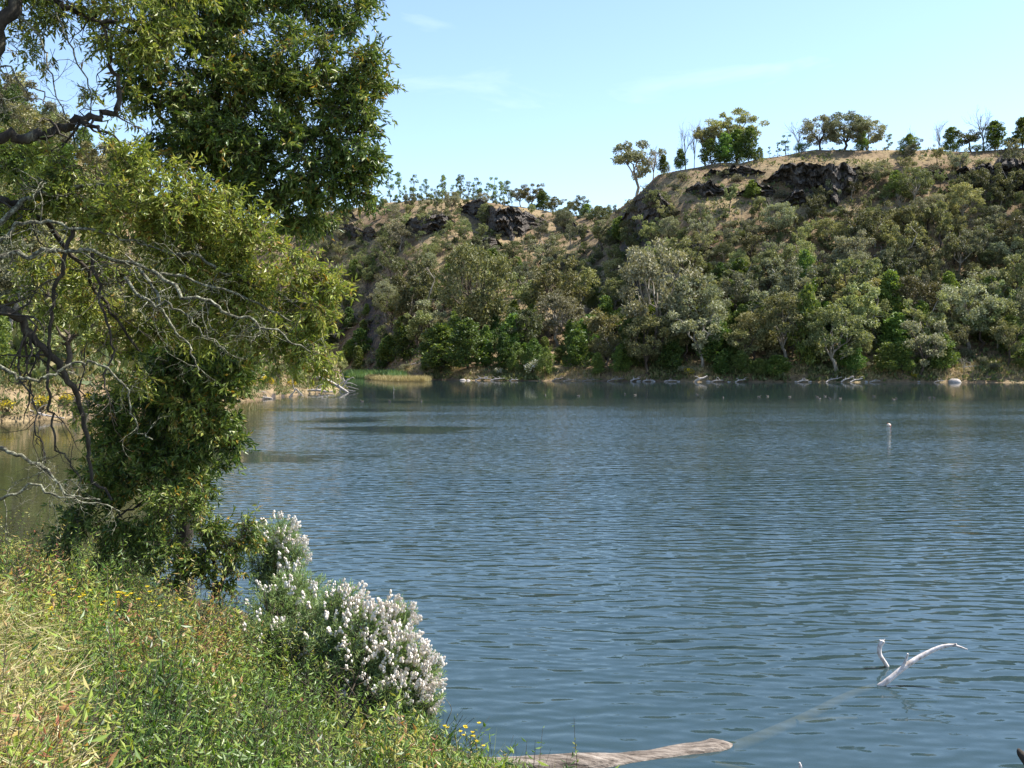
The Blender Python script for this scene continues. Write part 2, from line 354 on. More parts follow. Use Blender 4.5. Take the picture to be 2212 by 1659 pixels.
def water_mat():
    m, nt, ln, p = newmat('lake_water'); nt.remove(p)
    tc = nt.new('ShaderNodeTexCoord')
    def noise(scale, stretch, rot, det=3, rough=.5, dist=0.0):
        mp = nt.new('ShaderNodeMapping'); mp.inputs['Scale'].default_value = stretch; mp.inputs['Rotation'].default_value = (0, 0, R(rot))
        n = nt.new('ShaderNodeTexNoise'); n.inputs['Scale'].default_value = scale; n.inputs['Detail'].default_value = det; n.inputs['Roughness'].default_value = rough; n.inputs['Distortion'].default_value = dist
        ln.new(tc.outputs['Object'], mp.inputs['Vector']); ln.new(mp.outputs[0], n.inputs['Vector']); return n.outputs['Fac']
    def math2(op, a, b):
        x = nt.new('ShaderNodeMath'); x.operation = op
        for i, v in enumerate((a, b)):
            if isinstance(v, (int, float)): x.inputs[i].default_value = v
            else: ln.new(v, x.inputs[i])
        return x.outputs[0]
    def slopes(scale, stretch, rot, det, rough, dist, k):
        mp = nt.new('ShaderNodeMapping'); mp.inputs['Scale'].default_value = stretch; mp.inputs['Rotation'].default_value = (0, 0, R(rot))
        n = nt.new('ShaderNodeTexNoise'); n.inputs['Scale'].default_value = scale; n.inputs['Detail'].default_value = det; n.inputs['Roughness'].default_value = rough; n.inputs['Distortion'].default_value = dist
        ln.new(tc.outputs['Object'], mp.inputs['Vector']); ln.new(mp.outputs[0], n.inputs['Vector'])
        a = nt.new('ShaderNodeVectorMath'); a.operation = 'SUBTRACT'; a.inputs[1].default_value = (.5, .5, .5); ln.new(n.outputs['Color'], a.inputs[0])
        b = nt.new('ShaderNodeVectorMath'); b.operation = 'MULTIPLY'; b.inputs[1].default_value = (k * .45, k, 0); ln.new(a.outputs[0], b.inputs[0]); return b.outputs[0]
    dn = noise(.55, (.5, 1, 1), 0, 3, .55)
    tot = None
    for lam, ang, A, dk, e_s, e_o in ((.19, 11, .075, 17, 1.5, 0), (.27, -13, .08, 15, 1.0, 20), (.40, 5, .085, 13, .6, 40), (.62, -7, .075, 11, .33, 60)):
        kx, ky = 2 * math.pi / lam * math.sin(R(ang)), 2 * math.pi / lam * math.cos(R(ang))
        d = nt.new('ShaderNodeVectorMath'); d.operation = 'DOT_PRODUCT'; d.inputs[1].default_value = (kx, ky, 0); ln.new(tc.outputs['Object'], d.inputs[0])
        ph = math2('ADD', d.outputs['Value'], math2('MULTIPLY', dn, dk + e_o * .05))
        mp = nt.new('ShaderNodeMapping'); mp.inputs['Location'].default_value = (e_o, e_o * .7, 0); mp.inputs['Scale'].default_value = (.7, 1, 1)
        en = nt.new('ShaderNodeTexNoise'); en.inputs['Scale'].default_value = e_s; en.inputs['Detail'].default_value = 2; ln.new(tc.outputs['Object'], mp.inputs['Vector']); ln.new(mp.outputs[0], en.inputs['Vector'])
        env = math2('MAXIMUM', math2('MULTIPLY', math2('SUBTRACT', en.outputs['Fac'], .28), 3.2), 0)
        w = math2('MULTIPLY', math2('MULTIPLY', math2('SINE', ph, 0), env), A)
        tot = w if tot is None else math2('ADD', tot, w)
    tot = math2('SUBTRACT', tot, .035)   # ripple normals tilted towards this bank, added so they mirror more sky
    cx = nt.new('ShaderNodeCombineXYZ'); ln.new(tot, cx.inputs['Y']); ln.new(math2('MULTIPLY', tot, .12), cx.inputs['X']); s1 = cx.outputs[0]
    s2 = slopes(7, (.5, 1, 1), 4, 2, .5, .2, .40)
    c = noise(.11, (.45, 1, 1), 0, 2)               # gusts
    sep = nt.new('ShaderNodeSeparateXYZ'); ln.new(tc.outputs['Object'], sep.inputs[0])
    def mr(v, a0, a1, b0, b1):
        x = nt.new('ShaderNodeMapRange'); x.interpolation_type = 'SMOOTHSTEP'
        for k, q in (('From Min', a0), ('From Max', a1), ('To Min', b0), ('To Max', b1)): x.inputs[k].default_value = q
        ln.new(v, x.inputs['Value']); return x.outputs['Result']
    # wind shadow: calm under the far shore, along the left shore and in a few slicks; ripples die out near the bank
    wob = noise(.018, (.5, 1, 1), 0, 3)
    yy = math2('ADD', sep.outputs['Y'], math2('MULTIPLY', math2('SUBTRACT', wob, .5), 40))
    far = mr(yy, 78, 128, 1, .03)
    lx = math2('ADD', sep.outputs['X'], math2('MULTIPLY', sep.outputs['Y'], .20))
    left = mr(math2('ADD', lx, math2('MULTIPLY', math2('SUBTRACT', wob, .5), 8)), -6, -1, .08, 1)
    wob2 = math2('MULTIPLY', math2('SUBTRACT', noise(.30, (.25, 1, 1), 0, 5, .65), .5), 2.4)
    slick = None
    for (cx, cy, rx, ry) in ((-17, 91, 9, 5), (-12, 74, 4, 4.5), (-7.5, 63, 6.5, 4), (-11, 44, 6, 3.5), (-9, 112, 9, 5)):
        sx = nt.new('ShaderNodeVectorMath'); sx.operation = 'SUBTRACT'; sx.inputs[1].default_value = (cx, cy, 0); ln.new(tc.outputs['Object'], sx.inputs[0])
        sy = nt.new('ShaderNodeVectorMath'); sy.operation = 'MULTIPLY'; sy.inputs[1].default_value = (1 / rx, 1 / ry, 0); ln.new(sx.outputs[0], sy.inputs[0])
        le = nt.new('ShaderNodeVectorMath'); le.operation = 'LENGTH'; ln.new(sy.outputs[0], le.inputs[0])
        q = mr(math2('ADD', le.outputs['Value'], wob2), .35, 1.25, .06, 1)
        slick = q if slick is None else math2('MULTIPLY', slick, q)
    amp = math2('MULTIPLY', math2('MULTIPLY', far, left), slick)
    gust = math2('MULTIPLY', mr(c, .3, .7, .6, 1.25), mr(sep.outputs['Y'], 9, 34, .5, 1))
    sm = nt.new('ShaderNodeVectorMath'); sm.operation = 'ADD'; ln.new(s1, sm.inputs[0]); ln.new(s2, sm.inputs[1])
    sc = nt.new('ShaderNodeVectorMath'); sc.operation = 'SCALE'; ln.new(sm.outputs[0], sc.inputs[0]); ln.new(math2('MULTIPLY', amp, gust), sc.inputs['Scale'])
    up = nt.new('ShaderNodeVectorMath'); up.operation = 'ADD'; up.inputs[1].default_value = (0, 0, 1); ln.new(sc.outputs[0], up.inputs[0])
    bp = nt.new('ShaderNodeVectorMath'); bp.operation = 'NORMALIZE'; ln.new(up.outputs[0], bp.inputs[0])
    fr = nt.new('ShaderNodeFresnel'); fr.inputs['IOR'].default_value = 1.333; ln.new(bp.outputs[0], fr.inputs['Normal'])
    gl = nt.new('ShaderNodeBsdfGlossy'); gl.inputs['Roughness'].default_value = .04; ln.new(bp.outputs[0], gl.inputs['Normal'])
    murk_reflection = nt.new('ShaderNodeMix'); murk_reflection.data_type = 'RGBA'; murk_reflection.inputs['A'].default_value = (.050, .050, .022, 1); murk_reflection.inputs['B'].default_value = (.027, .053, .062, 1); ln.new(left, murk_reflection.inputs['Factor'])   # olive murk along the left shore, the hill's reflection painted into its colour
    df = nt.new('ShaderNodeBsdfDiffuse'); df.inputs['Color'].default_value = (.027, .053, .062, 1)
    tr = nt.new('ShaderNodeBsdfTransparent'); tr.inputs['Color'].default_value = (.75, .80, .55, 1)
    ln.new(murk_reflection.outputs['Result'], df.inputs['Color'])
    m1 = nt.new('ShaderNodeMixShader'); m1.inputs['Fac'].default_value = .27; ln.new(df.outputs[0], m1.inputs[1]); ln.new(tr.outputs[0], m1.inputs[2])
    m2 = nt.new('ShaderNodeMixShader'); ln.new(fr.outputs[0], m2.inputs['Fac']); ln.new(m1.outputs[0], m2.inputs[1]); ln.new(gl.outputs[0], m2.inputs[2])
    ln.new(m2.outputs[0], nt['Material Output'].inputs['Surface'])
    return m
mb = MB(); mb.add([(-2500, -200, 0), (2500, -200, 0), (2500, 2500, 0), (-2500, 2500, 0)], [[0, 1, 2, 3]])
obj('water', mb.mesh('water', water_mat()), kind='structure')

# ------------------------------------------------------------------ rock outcrops
def rock_mat():
    m, nt, ln, p = newmat('dark_basalt')
    tc = nt.new('ShaderNodeTexCoord')
    n = nt.new('ShaderNodeTexNoise'); n.inputs['Scale'].default_value = .9; n.inputs['Detail'].default_value = 8; n.inputs['Roughness'].default_value = .7
    v = nt.new('ShaderNodeTexVoronoi'); v.feature = 'DISTANCE_TO_EDGE'; v.inputs['Scale'].default_value = .7
    mp = nt.new('ShaderNodeMapping'); mp.inputs['Scale'].default_value = (1, 1, .45)
    ln.new(tc.outputs['Object'], n.inputs['Vector']); ln.new(tc.outputs['Object'], mp.inputs['Vector']); ln.new(mp.outputs[0], v.inputs['Vector'])
    r = ramp(nt, [(.3, (.03, .026, .024)), (.48, (.075, .065, .057)), (.62, (.15, .13, .11)), (.76, (.26, .24, .19))])
    ln.new(n.outputs['Fac'], r.inputs['Fac']); ln.new(r.outputs['Color'], p.inputs['Base Color'])
    mr = nt.new('ShaderNodeMapRange'); mr.inputs['From Max'].default_value = .12; ln.new(v.outputs['Distance'], mr.inputs['Value'])
    ad = nt.new('ShaderNodeMath'); ad.operation = 'ADD'; ln.new(mr.outputs['Result'], ad.inputs[0]); ln.new(n.outputs['Fac'], ad.inputs[1])
    bp = nt.new('ShaderNodeBump'); bp.inputs['Strength'].default_value = .9; bp.inputs['Distance'].default_value = .5
    ln.new(ad.outputs[0], bp.inputs['Height']); ln.new(bp.outputs[0], p.inputs['Normal'])
    p.inputs['Roughness'].default_value = .9; p.inputs['Specular IOR Level'].default_value = .15
    return m
M['rock'] = rock_mat()
def outcrop(name, label, top, bot, lean=1.2, rough=1.0, seed=0):
    """rock face between the displayed-pixel lines top and bot, standing proud of the slope"""
    top = np.array(top, float); bot = np.array(bot, float)
    x0, x1 = top[0, 0], top[-1, 0]
    n = max(int((x1 - x0) * K / .9), 10); rows = 18
    xd = np.linspace(x0, x1, n)
    edge = np.sin(np.linspace(0, math.pi, n)) ** .4
    yt = np.interp(xd, top[:, 0], top[:, 1]); yb = np.interp(xd, bot[:, 0], bot[:, 1])
    yt = yt + fbm(xd / 16, xd * 0, seed + 1, 4) * 13; yb = yb + fbm(xd / 20, xd * 0 + 5, seed + 2, 4) * 15
    mid = (yt + yb) / 2; yt = mid + (yt - mid) * edge; yb = mid + (yb - mid) * edge
    c = xd * K
    Db = ray_ground(c, yb * K); Db = np.where(Db > 0, Db, np.median(Db[Db > 0]) if (Db > 0).any() else 330)
    k = np.ones(7) / 7; Db = np.convolve(np.pad(Db, 3, 'edge'), k, 'valid')
    V = []
    for r in range(rows + 4):
        s = min(r / rows, 1)
        y = (yb * (1 - s) + yt * s) * K
        D = Db - 0.4
        blk = np.floor(vnoise(xd / 13 + s * 1.3, s * 5 + xd * .01, seed) * 4) / 4 - .4
        D = D - s * lean * 0.9 - (blk * 3.4 + fbm(xd / 9, s * 6 + 0 * xd, seed + 7, 3) * 1.3) * rough * edge; D = D + ((s * 3.2 + vnoise(xd / 17, xd * 0, seed + 9) * 1.5) % 1.0 - .5) * 1.5 * rough * edge
        Z = EYE - (y - HZ) / F * D
        if r == 0: Z = Z - 1.2
        if r > rows:                                   # the top runs back into the slope
            q = (r - rows) / 3; D = D + q * 9; Z = Z + .35 * math.sin(q * 2.5) - q * .9
        V.append(np.stack([(c - 512) / F * D, D, Z], -1))
    mb = MB(); grid_mesh(mb, np.array(V))
    o = obj(name, mb.mesh(name, M['rock'], False)); o['kind'] = 'structure'
    o['label'] = label
outcrop('rock_cliff', 'long dark basalt cliff with a deep overhang below the ridge trees', [(1648, 385), (1690, 350), (1760, 347), (1820, 352), (1850, 350), (1880, 368)], [(1648, 392), (1700, 412), (1760, 418), (1800, 440), (1840, 425), (1880, 395)], 3.5, 1.1, 1)
outcrop('rock_cliff', 'steep dark cliff at the left shoulder of the nearer hill above the gully', [(1300, 505), (1340, 462), (1372, 428), (1400, 410), (1440, 425), (1470, 455)], [(1300, 520), (1340, 520), (1380, 500), (1420, 480), (1450, 470), (1470, 468)], 1.0, 1.2, 2)
outcrop('rock_outcrop', 'low ledge of dark rock under the dry crest', [(1520, 372), (1545, 362), (1600, 362), (1655, 365)], [(1520, 382), (1560, 385), (1610, 382), (1655, 378)], 1.2, .8, 3)
outcrop('rock_outcrop', 'broken dark ledge on the grassy shoulder', [(1480, 405), (1530, 392), (1590, 398)], [(1480, 418), (1540, 425), (1590, 420)], 1.0, .8, 4)
outcrop('rock_outcrop', 'pair of dark boulders below the long cliff', [(1590, 410), (1640, 392), (1675, 405)], [(1590, 425), (1640, 432), (1675, 425)], 1.2, 1.0, 5)
outcrop('rock_outcrop', 'dark rock hump beneath the right end of the long cliff', [(1685, 430), (1720, 412), (1765, 425)], [(1685, 442), (1730, 450), (1765, 440)], 1.0, 1.0, 6)
outcrop('rock_cliff', 'dark cliff by the right edge of the photo', [(2060, 368), (2120, 350), (2180, 345), (2260, 345)], [(2060, 378), (2120, 395), (2180, 410), (2260, 420)], 2.5, 1.2, 7)
outcrop('rock_outcrop', 'dark ledges among grey bushes right of the long cliff', [(1950, 372), (2000, 362), (2050, 375)], [(1950, 385), (2010, 395), (2050, 390)], 1.2, 1.0, 8)
outcrop('rock_cliff', 'grey columned cliff in the middle of the far hill', [(985, 440), (1030, 430), (1070, 445), (1110, 448), (1160, 455), (1185, 465)], [(985, 465), (1030, 480), (1075, 505), (1120, 520), (1160, 500), (1185, 490)], 1.0, 1.6, 9)
outcrop('rock_outcrop', 'dark outcrop on the left of the grey columned cliff', [(850, 480), (900, 462), (960, 462), (985, 475)], [(850, 500), (900, 505), (950, 510), (985, 500)], 1.0, 1.3, 10)
outcrop('rock_outcrop', 'small dark ledge on the tan slope beside the tree crown', [(700, 462), (740, 455), (775, 465)], [(700, 470), (740, 475), (775, 472)], 1.0, .8, 11)
outcrop('rock_outcrop', 'low rocky step on the upper part of the far hill', [(660, 500), (720, 488), (800, 492), (850, 500)], [(660, 508), (720, 508), (800, 512), (850, 510)], 1.0, .8, 12)
outcrop('rock_outcrop', 'dark ledge right of the columned cliff near the gully', [(1195, 470), (1240, 478), (1275, 490)], [(1195, 485), (1240, 500), (1275, 502)], 1.0, 1.0, 13)
outcrop('rock_outcrop', 'dark rubble bluff half way up the nearer hill', [(1350, 560), (1420, 530), (1500, 515), (1560, 530)], [(1350, 570), (1420, 556), (1500, 545), (1560, 548)], .8, 1.2, 14)
outcrop('rock_outcrop', 'dark rocks under the columned cliff of the far hill', [(1010, 525), (1050, 515), (1090, 525)], [(1010, 540), (1050, 552), (1090, 545)], 1.0, 1.2, 15)

# ------------------------------------------------------------------ far tree prototypes (trunk mesh, crown mesh)
def clump(mb, c, r, n, L, W, flat=.75, up=.35, tlo=0., thi=1.):
    d = rdir(n); rr = rng.uniform(.45, 1.05, n)[:, None]
    p = c + d * rr * np.array([r, r, r * flat])
    dd = unit(d * .7 + rng.normal(size=(n, 3)) * .6 + np.array([0, 0, up]))
    s = unit(np.cross(dd, rdir(n)))
    k = rng.uniform(.7, 1.3, n)
    leaves(mb, p - dd * L * .4, dd, s, L * k, W * k, np.clip(rng.normal((tlo + thi) / 2, (thi - tlo) * .27, n), 0, 1), .1, .5)
def limb(mb, a, b, r0, r1, wob=.08, seg=4, sides=5):
    a, b = np.asarray(a, float), np.asarray(b, float); L = np.linalg.norm(b - a)
    t = np.linspace(0, 1, seg + 1)[:, None]
    p = a + (b - a) * t + rng.normal(size=(seg + 1, 3)) * wob * L * np.sin(t * math.pi)
    p[0], p[-1] = a, b
    tube(mb, p, np.linspace(r0, r1, seg + 1), sides, cap=False)
    return p
def proto(kind, Hh, seed):
    global rng
    keep = rng; rng = np.random.default_rng(seed)
    tk, cr = MB(), MB()
    if kind in ('gum', 'gum_grey'):
        lean = rng.normal(size=2) * .1 * Hh
        fork = np.array([lean[0] * .4, lean[1] * .4, Hh * rng.uniform(.22, .4)])
        limb(tk, (0, 0, -.6), fork, .028 * Hh, .021 * Hh)
        nl = rng.integers(4, 6)
        for k in range(nl):
            az = k * 2 * math.pi / nl + rng.uniform(-.4, .4); rr = Hh * rng.uniform(.16, .30)
            e = np.array([lean[0] + math.cos(az) * rr, lean[1] + math.sin(az) * rr, Hh * rng.uniform(.5, .9)])
            P = limb(tk, fork, e, .015 * Hh, .007 * Hh, .10)
            for q in range(rng.integers(6, 10)):
                s0 = P[rng.integers(1, 5)]; az2 = az + rng.normal() * 1.0; r2 = Hh * rng.uniform(.04, .19)
                e2 = np.array([s0[0] + math.cos(az2) * r2, s0[1] + math.sin(az2) * r2, min(s0[2] + Hh * rng.uniform(-.08, .2), Hh * .95)])
                limb(tk, s0, e2, .006 * Hh, .003 * Hh, .1, 3, 4)
                clump(cr, e2, Hh * rng.uniform(.055, .105), int(rng.integers(80, 140)), .045 * Hh, .02 * Hh, .85, -.3)
    elif kind in ('wattle', 'wattle_pale'):
        limb(tk, (0, 0, -.5), (rng.normal() * .3, rng.normal() * .3, Hh * .93), .016 * Hh, .004 * Hh, .03, 6)
        wd = rng.uniform(.24, .40)
        n = 34
        for k in range(n):
            s = .14 + .86 * (k / (n - 1)); az = k * 2.4 + rng.uniform(-.5, .5)
            w = Hh * wd * (1 - s) ** .5 * min(1, s * 4) * rng.uniform(.35, 1.2)
            e = np.array([math.cos(az) * w, math.sin(az) * w, Hh * s * .96])
            if s < .75: limb(tk, (0, 0, max(e[2] - w * .6, .1)), e, .005 * Hh, .002 * Hh, .05, 2, 3)
            clump(cr, e, Hh * rng.uniform(.08, .15) * (1.15 - .45 * s), 125, .05 * Hh, .025 * Hh, .85, .3)
    elif kind == 'shrub':
        for k in range(12):
            az = k * 2.4; w = Hh * rng.uniform(.15, .65); e = np.array([math.cos(az) * w, math.sin(az) * w, Hh * rng.uniform(.25, .75)])
            limb(tk, (0, 0, -.3), e, .03 * Hh, .01 * Hh, .05, 2, 3)
            clump(cr, e, Hh * rng.uniform(.2, .32), 90, .12 * Hh, .05 * Hh, .85, .4)
    elif kind == 'slim':
        top = np.array([rng.normal() * .06 * Hh, rng.normal() * .04 * Hh, Hh * .93])
        P = limb(tk, (0, 0, -.5), top, .019 * Hh, .006 * Hh, .04, 7)
        for k in range(int(rng.integers(9, 15))):
            s0 = P[rng.integers(2, 8)]; az = rng.uniform(0, 6.3); w = Hh * rng.uniform(.03, .13)
            e = s0 + np.array([math.cos(az) * w, math.sin(az) * w, Hh * rng.uniform(.02, .09)])
            limb(tk, s0, e, .004 * Hh, .002 * Hh, .05, 2, 3)
            clump(cr, e, Hh * rng.uniform(.045, .095), 75, .045 * Hh, .02 * Hh, .95, .2)
    elif kind == 'umbrella':
        fork = np.array([0, 0, Hh * .25]); limb(tk, (0, 0, -.6), fork, .03 * Hh, .024 * Hh)
        for k in range(7):
            az = k * .9 + rng.uniform(-.3, .3); w = Hh * rng.uniform(.12, .42)
            e = np.array([math.cos(az) * w, math.sin(az) * w, Hh * (.92 - .9 * (w / Hh) ** 1.6 * 1.0) - rng.uniform(0, .1) * Hh])
            P = limb(tk, fork, e, .014 * Hh, .006 * Hh, .06, 5)
            for q in range(7):
                s0 = P[rng.integers(3, 6)]; d2 = rng.normal(size=3) * Hh * .085; d2[2] = abs(d2[2]) * .6
                limb(tk, s0, s0 + d2, .005 * Hh, .002 * Hh, .08, 2, 3)
                clump(cr, s0 + d2, Hh * rng.uniform(.06, .10), 130, .035 * Hh, .015 * Hh, .5, .1)
    elif kind == 'dome':
        fork = np.array([rng.normal() * .03 * Hh, rng.normal() * .03 * Hh, Hh * rng.uniform(.14, .24)]); limb(tk, (0, 0, -.6), fork, .03 * Hh, .024 * Hh)
        for k in range(7):
            az = k * .9 + rng.uniform(-.3, .3); w = Hh * rng.uniform(.1, .3)
            P = limb(tk, fork, (math.cos(az) * w, math.sin(az) * w, Hh * rng.uniform(.55, .85)), .014 * Hh, .005 * Hh, .08, 5)
        for k in range(64):
            d = rng.normal(size=3); d /= np.linalg.norm(d); d[2] = d[2] * .9 + .12
            e = np.array([0, 0, Hh * .55]) + d * np.array([.40, .40, .40]) * Hh * rng.uniform(.72, 1.04)
            if e[2] < Hh * .16: continue
            if k % 3 == 0: limb(tk, fork + (e - fork) * .5 + rng.normal(size=3) * .03 * Hh, e, .006 * Hh, .002 * Hh, .08, 2, 3)
            clump(cr, e, Hh * rng.uniform(.06, .12), 105, .04 * Hh, .018 * Hh, .7, .0)
    elif kind == 'bare':
        def grow(a, d, L, r, depth):
            b = a + d * L
            P = limb(tk, a, b, r, r * .6, .05, 3, 4 if depth < 2 else 3)
            if depth < 4:
                for k in range(3 if depth else 5):
                    nd = unit(d + rng.normal(size=3) * (.42 if depth else .36) + np.array([0, 0, .15]))
                    grow(P[rng.integers(1 if depth else 2, 4)], nd, L * rng.uniform(.55, .85), r * .55, depth + 1)
        grow(np.array([0, 0, -.4]), np.array([0, 0, 1.]), Hh * .36, .02 * Hh, 0)
    rng = keep
    return tk, cr
PROTO = {}
def make_proto(key, kind, Hh, n, bark, leaf):
    PROTO[key] = []
    for k in range(n):
        tk, cr = proto(kind, Hh, hash_seed(key) + k)
        tm = tk.mesh('trunk', M[bark], True)
        if k % 2 and bark == 'pale_bark' and kind != 'bare': tm.materials[0] = M['dark_bark']
        PROTO[key].append((Hh, tm, cr.mesh('crown', M[leaf]) if cr.n else None))
def hash_seed(s): return sum(ord(ch) * (i + 3) for i, ch in enumerate(s)) * 31
make_proto('gum', 'gum', 10, 8, 'pale_bark', 'gum')
make_proto('grey', 'gum_grey', 10, 5, 'pale_bark', 'gum_grey')
make_proto('wattle', 'wattle', 8, 7, 'dark_bark', 'wattle')
make_proto('pale', 'wattle_pale', 6, 3, 'dark_bark', 'wattle_pale')
make_proto('dome', 'dome', 12, 4, 'pale_bark', 'gum')
make_proto('greydome', 'dome', 12, 4, 'pale_bark', 'gum_grey')
make_proto('shrub', 'shrub', 2, 4, 'dark_bark', 'gum_grey')
make_proto('greenshrub', 'shrub', 2, 3, 'dark_bark', 'wattle')
make_proto('slim', 'slim', 9, 6, 'dark_bark', 'wattle')
make_proto('umbrella', 'umbrella', 12, 3, 'pale_bark', 'gum')
make_proto('bare', 'bare', 8, 4, 'pale_bark', 'gum')
NAMES = {'dome': 'gum_tree', 'greydome': 'gum_tree', 'gum': 'gum_tree', 'grey': 'gum_tree', 'wattle': 'wattle_tree', 'pale': 'wattle_tree', 'shrub': 'shrub', 'greenshrub': 'shrub', 'slim': 'slender_tree', 'umbrella': 'gum_tree', 'bare': 'bare_tree'}
TREES = []
def plant(key, p, height, label=None, group=None, wide=1.0, cat=None, variant=None, rot=None):
    L = PROTO[key]; Hh, tm, cm = L[random.randrange(len(L)) if variant is None else variant % len(L)]
    s = height / Hh
    o = bpy.data.objects.new(NAMES[key], None); COL.objects.link(o)
    o.location = p; o.rotation_euler = (0, 0, random.uniform(0, 6.28) if rot is None else rot); o.scale = (s * wide, s * wide, s); o.empty_display_size = .3
    t = bpy.data.objects.new('trunk', tm); COL.objects.link(t); t.parent = o
    if cm:
        q = bpy.data.objects.new('crown', cm); COL.objects.link(q); q.parent = o
    o['category'] = cat or {'shrub': 'shrub'}.get(NAMES[key], 'tree')
    if group: o['group'] = group
    if label: o['label'] = label
    TREES.append((o, key, p, height))
    return o
def plant_px(key, xd, ybase, ytop, label, group=None, wide=1.0, **kw):
    p, c, D = on_hill(xd, ybase)
    h = (ybase - ytop) * K * D / F
    return plant(key, p, h, label, group, wide, **kw)
def plant_ridge(key, xd, ytop, label, group=None, wide=1.0, back=4, ybase=None, **kw):
    """tree on the crest: its foot on the skyline ground, its top at row ytop"""
    c = xd * K
    D = I(CRST, c) + back; p = fan_pt(c, D)
    if ybase is not None: p[2] = max(p[2], -99)
    h = EYE - (ytop * K - HZ) / F * D - p[2]
    return plant(key, p, max(h, 1.5), label, group, wide, **kw)

ORD = 'first second third fourth fifth sixth seventh eighth ninth tenth eleventh twelfth thirteenth fourteenth fifteenth sixteenth seventeenth eighteenth nineteenth twentieth twenty-first twenty-second twenty-third twenty-fourth twenty-fifth'.split()
TAKEN = []
def manual(f, *a, **k):
    TAKEN.append((a[1] * K, (a[2] if f is plant_px else 0) * K))
    return f(*a, **k)
# crest of the nearer hill, left to right
G = 'trees along the crest of the nearer hill'
for key, xd, yt, lab, wide, back in [
    ('grey', 1375, 300, 'sparse grey half-bare gum at the left shoulder of the nearer hill', 1.1, 0),
    ('bare', 1410, 310, 'twiggy grey bare tree close beside the sparse grey gum', 1.0, 4),
    ('wattle', 1432, 335, 'small dark green tree at the right of the sparse grey gum', 1.3, 0),
    ('wattle', 1470, 322, 'rounded green tree left of the two tall dead trunks', 1.2, 0),
    ('bare', 1480, 245, 'tall thin dead tree with forked top, left one of the pair', .55, 6),
    ('bare', 1500, 240, 'tall thin dead tree leaning right, beside the crest thicket', .5, 10),
    ('umbrella', 1525, 262, 'umbrella gum on the left of the crest thicket', .75, 8),
    ('umbrella', 1590, 225, 'tall flat-topped umbrella gum towering over the green thicket', .95, 12),
    ('wattle', 1535, 300, 'dark green thicket tree beneath the left umbrella gum', 1.4, 3),
    ('wattle', 1565, 288, 'dark conical thicket tree under the tall umbrella gum', 1.3, 1),
    ('wattle', 1590, 280, 'dense dark thicket tree at the middle of the crest thicket', 1.4, 4),
    ('wattle', 1618, 275, 'pointed dark green tree at the right end of the crest thicket', 1.2, 1),
    ('pale', 1640, 318, 'small yellow-green tree just right of the crest thicket', 1.2, -2),
    ('slim', 1662, 318, 'small wispy tree right of the yellow-green one on the crest', 1.0, 1),
    ('slim', 1680, 310, 'little slender tree, shorter one of two beside the bare crest tree', 1.2, 2),
    ('slim', 1695, 293, 'slender dark tree just left of the fan-shaped bare tree', 1.4, 2),
    ('bare', 1725, 255, 'fan-shaped bare tree left of the three big round gums', 1.1, 3),
    ('greenshrub', 1732, 305, 'dark bush at the foot of the fan-shaped bare tree', 1.0, 1),
    ('greydome', 1768, 248, 'round-crowned gum, left one of the three big crest gums', 1.1, 4),
    ('greydome', 1828, 240, 'biggest round-crowned gum in the middle of the crest trio', 1.35, 3),
    ('greydome', 1870, 252, 'dense round gum at the right of the crest trio', 1.35, 4),
    ('wattle', 1862, 280, 'dark tree standing before the right-hand crest gum', 1.2, 2),
    ('slim', 1915, 292, 'small tree standing alone right of the crest trio', 1.6, 3),
    ('bare', 1968, 268, 'thin bare tree rising out of the lone rounded bush', .5, 0),
    ('pale', 1965, 290, 'lone rounded green tree hanging over the crest edge', 1.5, -4),
    ('bare', 2030, 255, 'bare spreading tree left of a small green tree on the crest', 1.0, 3),
    ('wattle', 2055, 275, 'small leaning green tree beside the bare spreading tree', 1.3, 3),
    ('gum', 2095, 270, 'olive tree left of the tall fan-shaped bare tree', 1.4, 2),
    ('bare', 2122, 225, 'tallest fan-shaped bare tree towards the right of the crest', .9, 2),
    ('wattle', 2150, 262, 'green tree with a ragged top right of the tallest bare tree', 1.5, 2),
    ('greenshrub', 2110, 312, 'low dark scrub around the foot of the tallest bare tree', 1.5, 0),
    ('wattle', 2208, 255, 'dark tree cut off by the right edge of the photo', 1.3, 0),
    ('gum', 2190, 300, 'brownish gum leaning over the cliff by the photo edge', 1.2, -5)]:
    manual(plant_ridge, key, xd, yt, lab, G, wide, back=back)
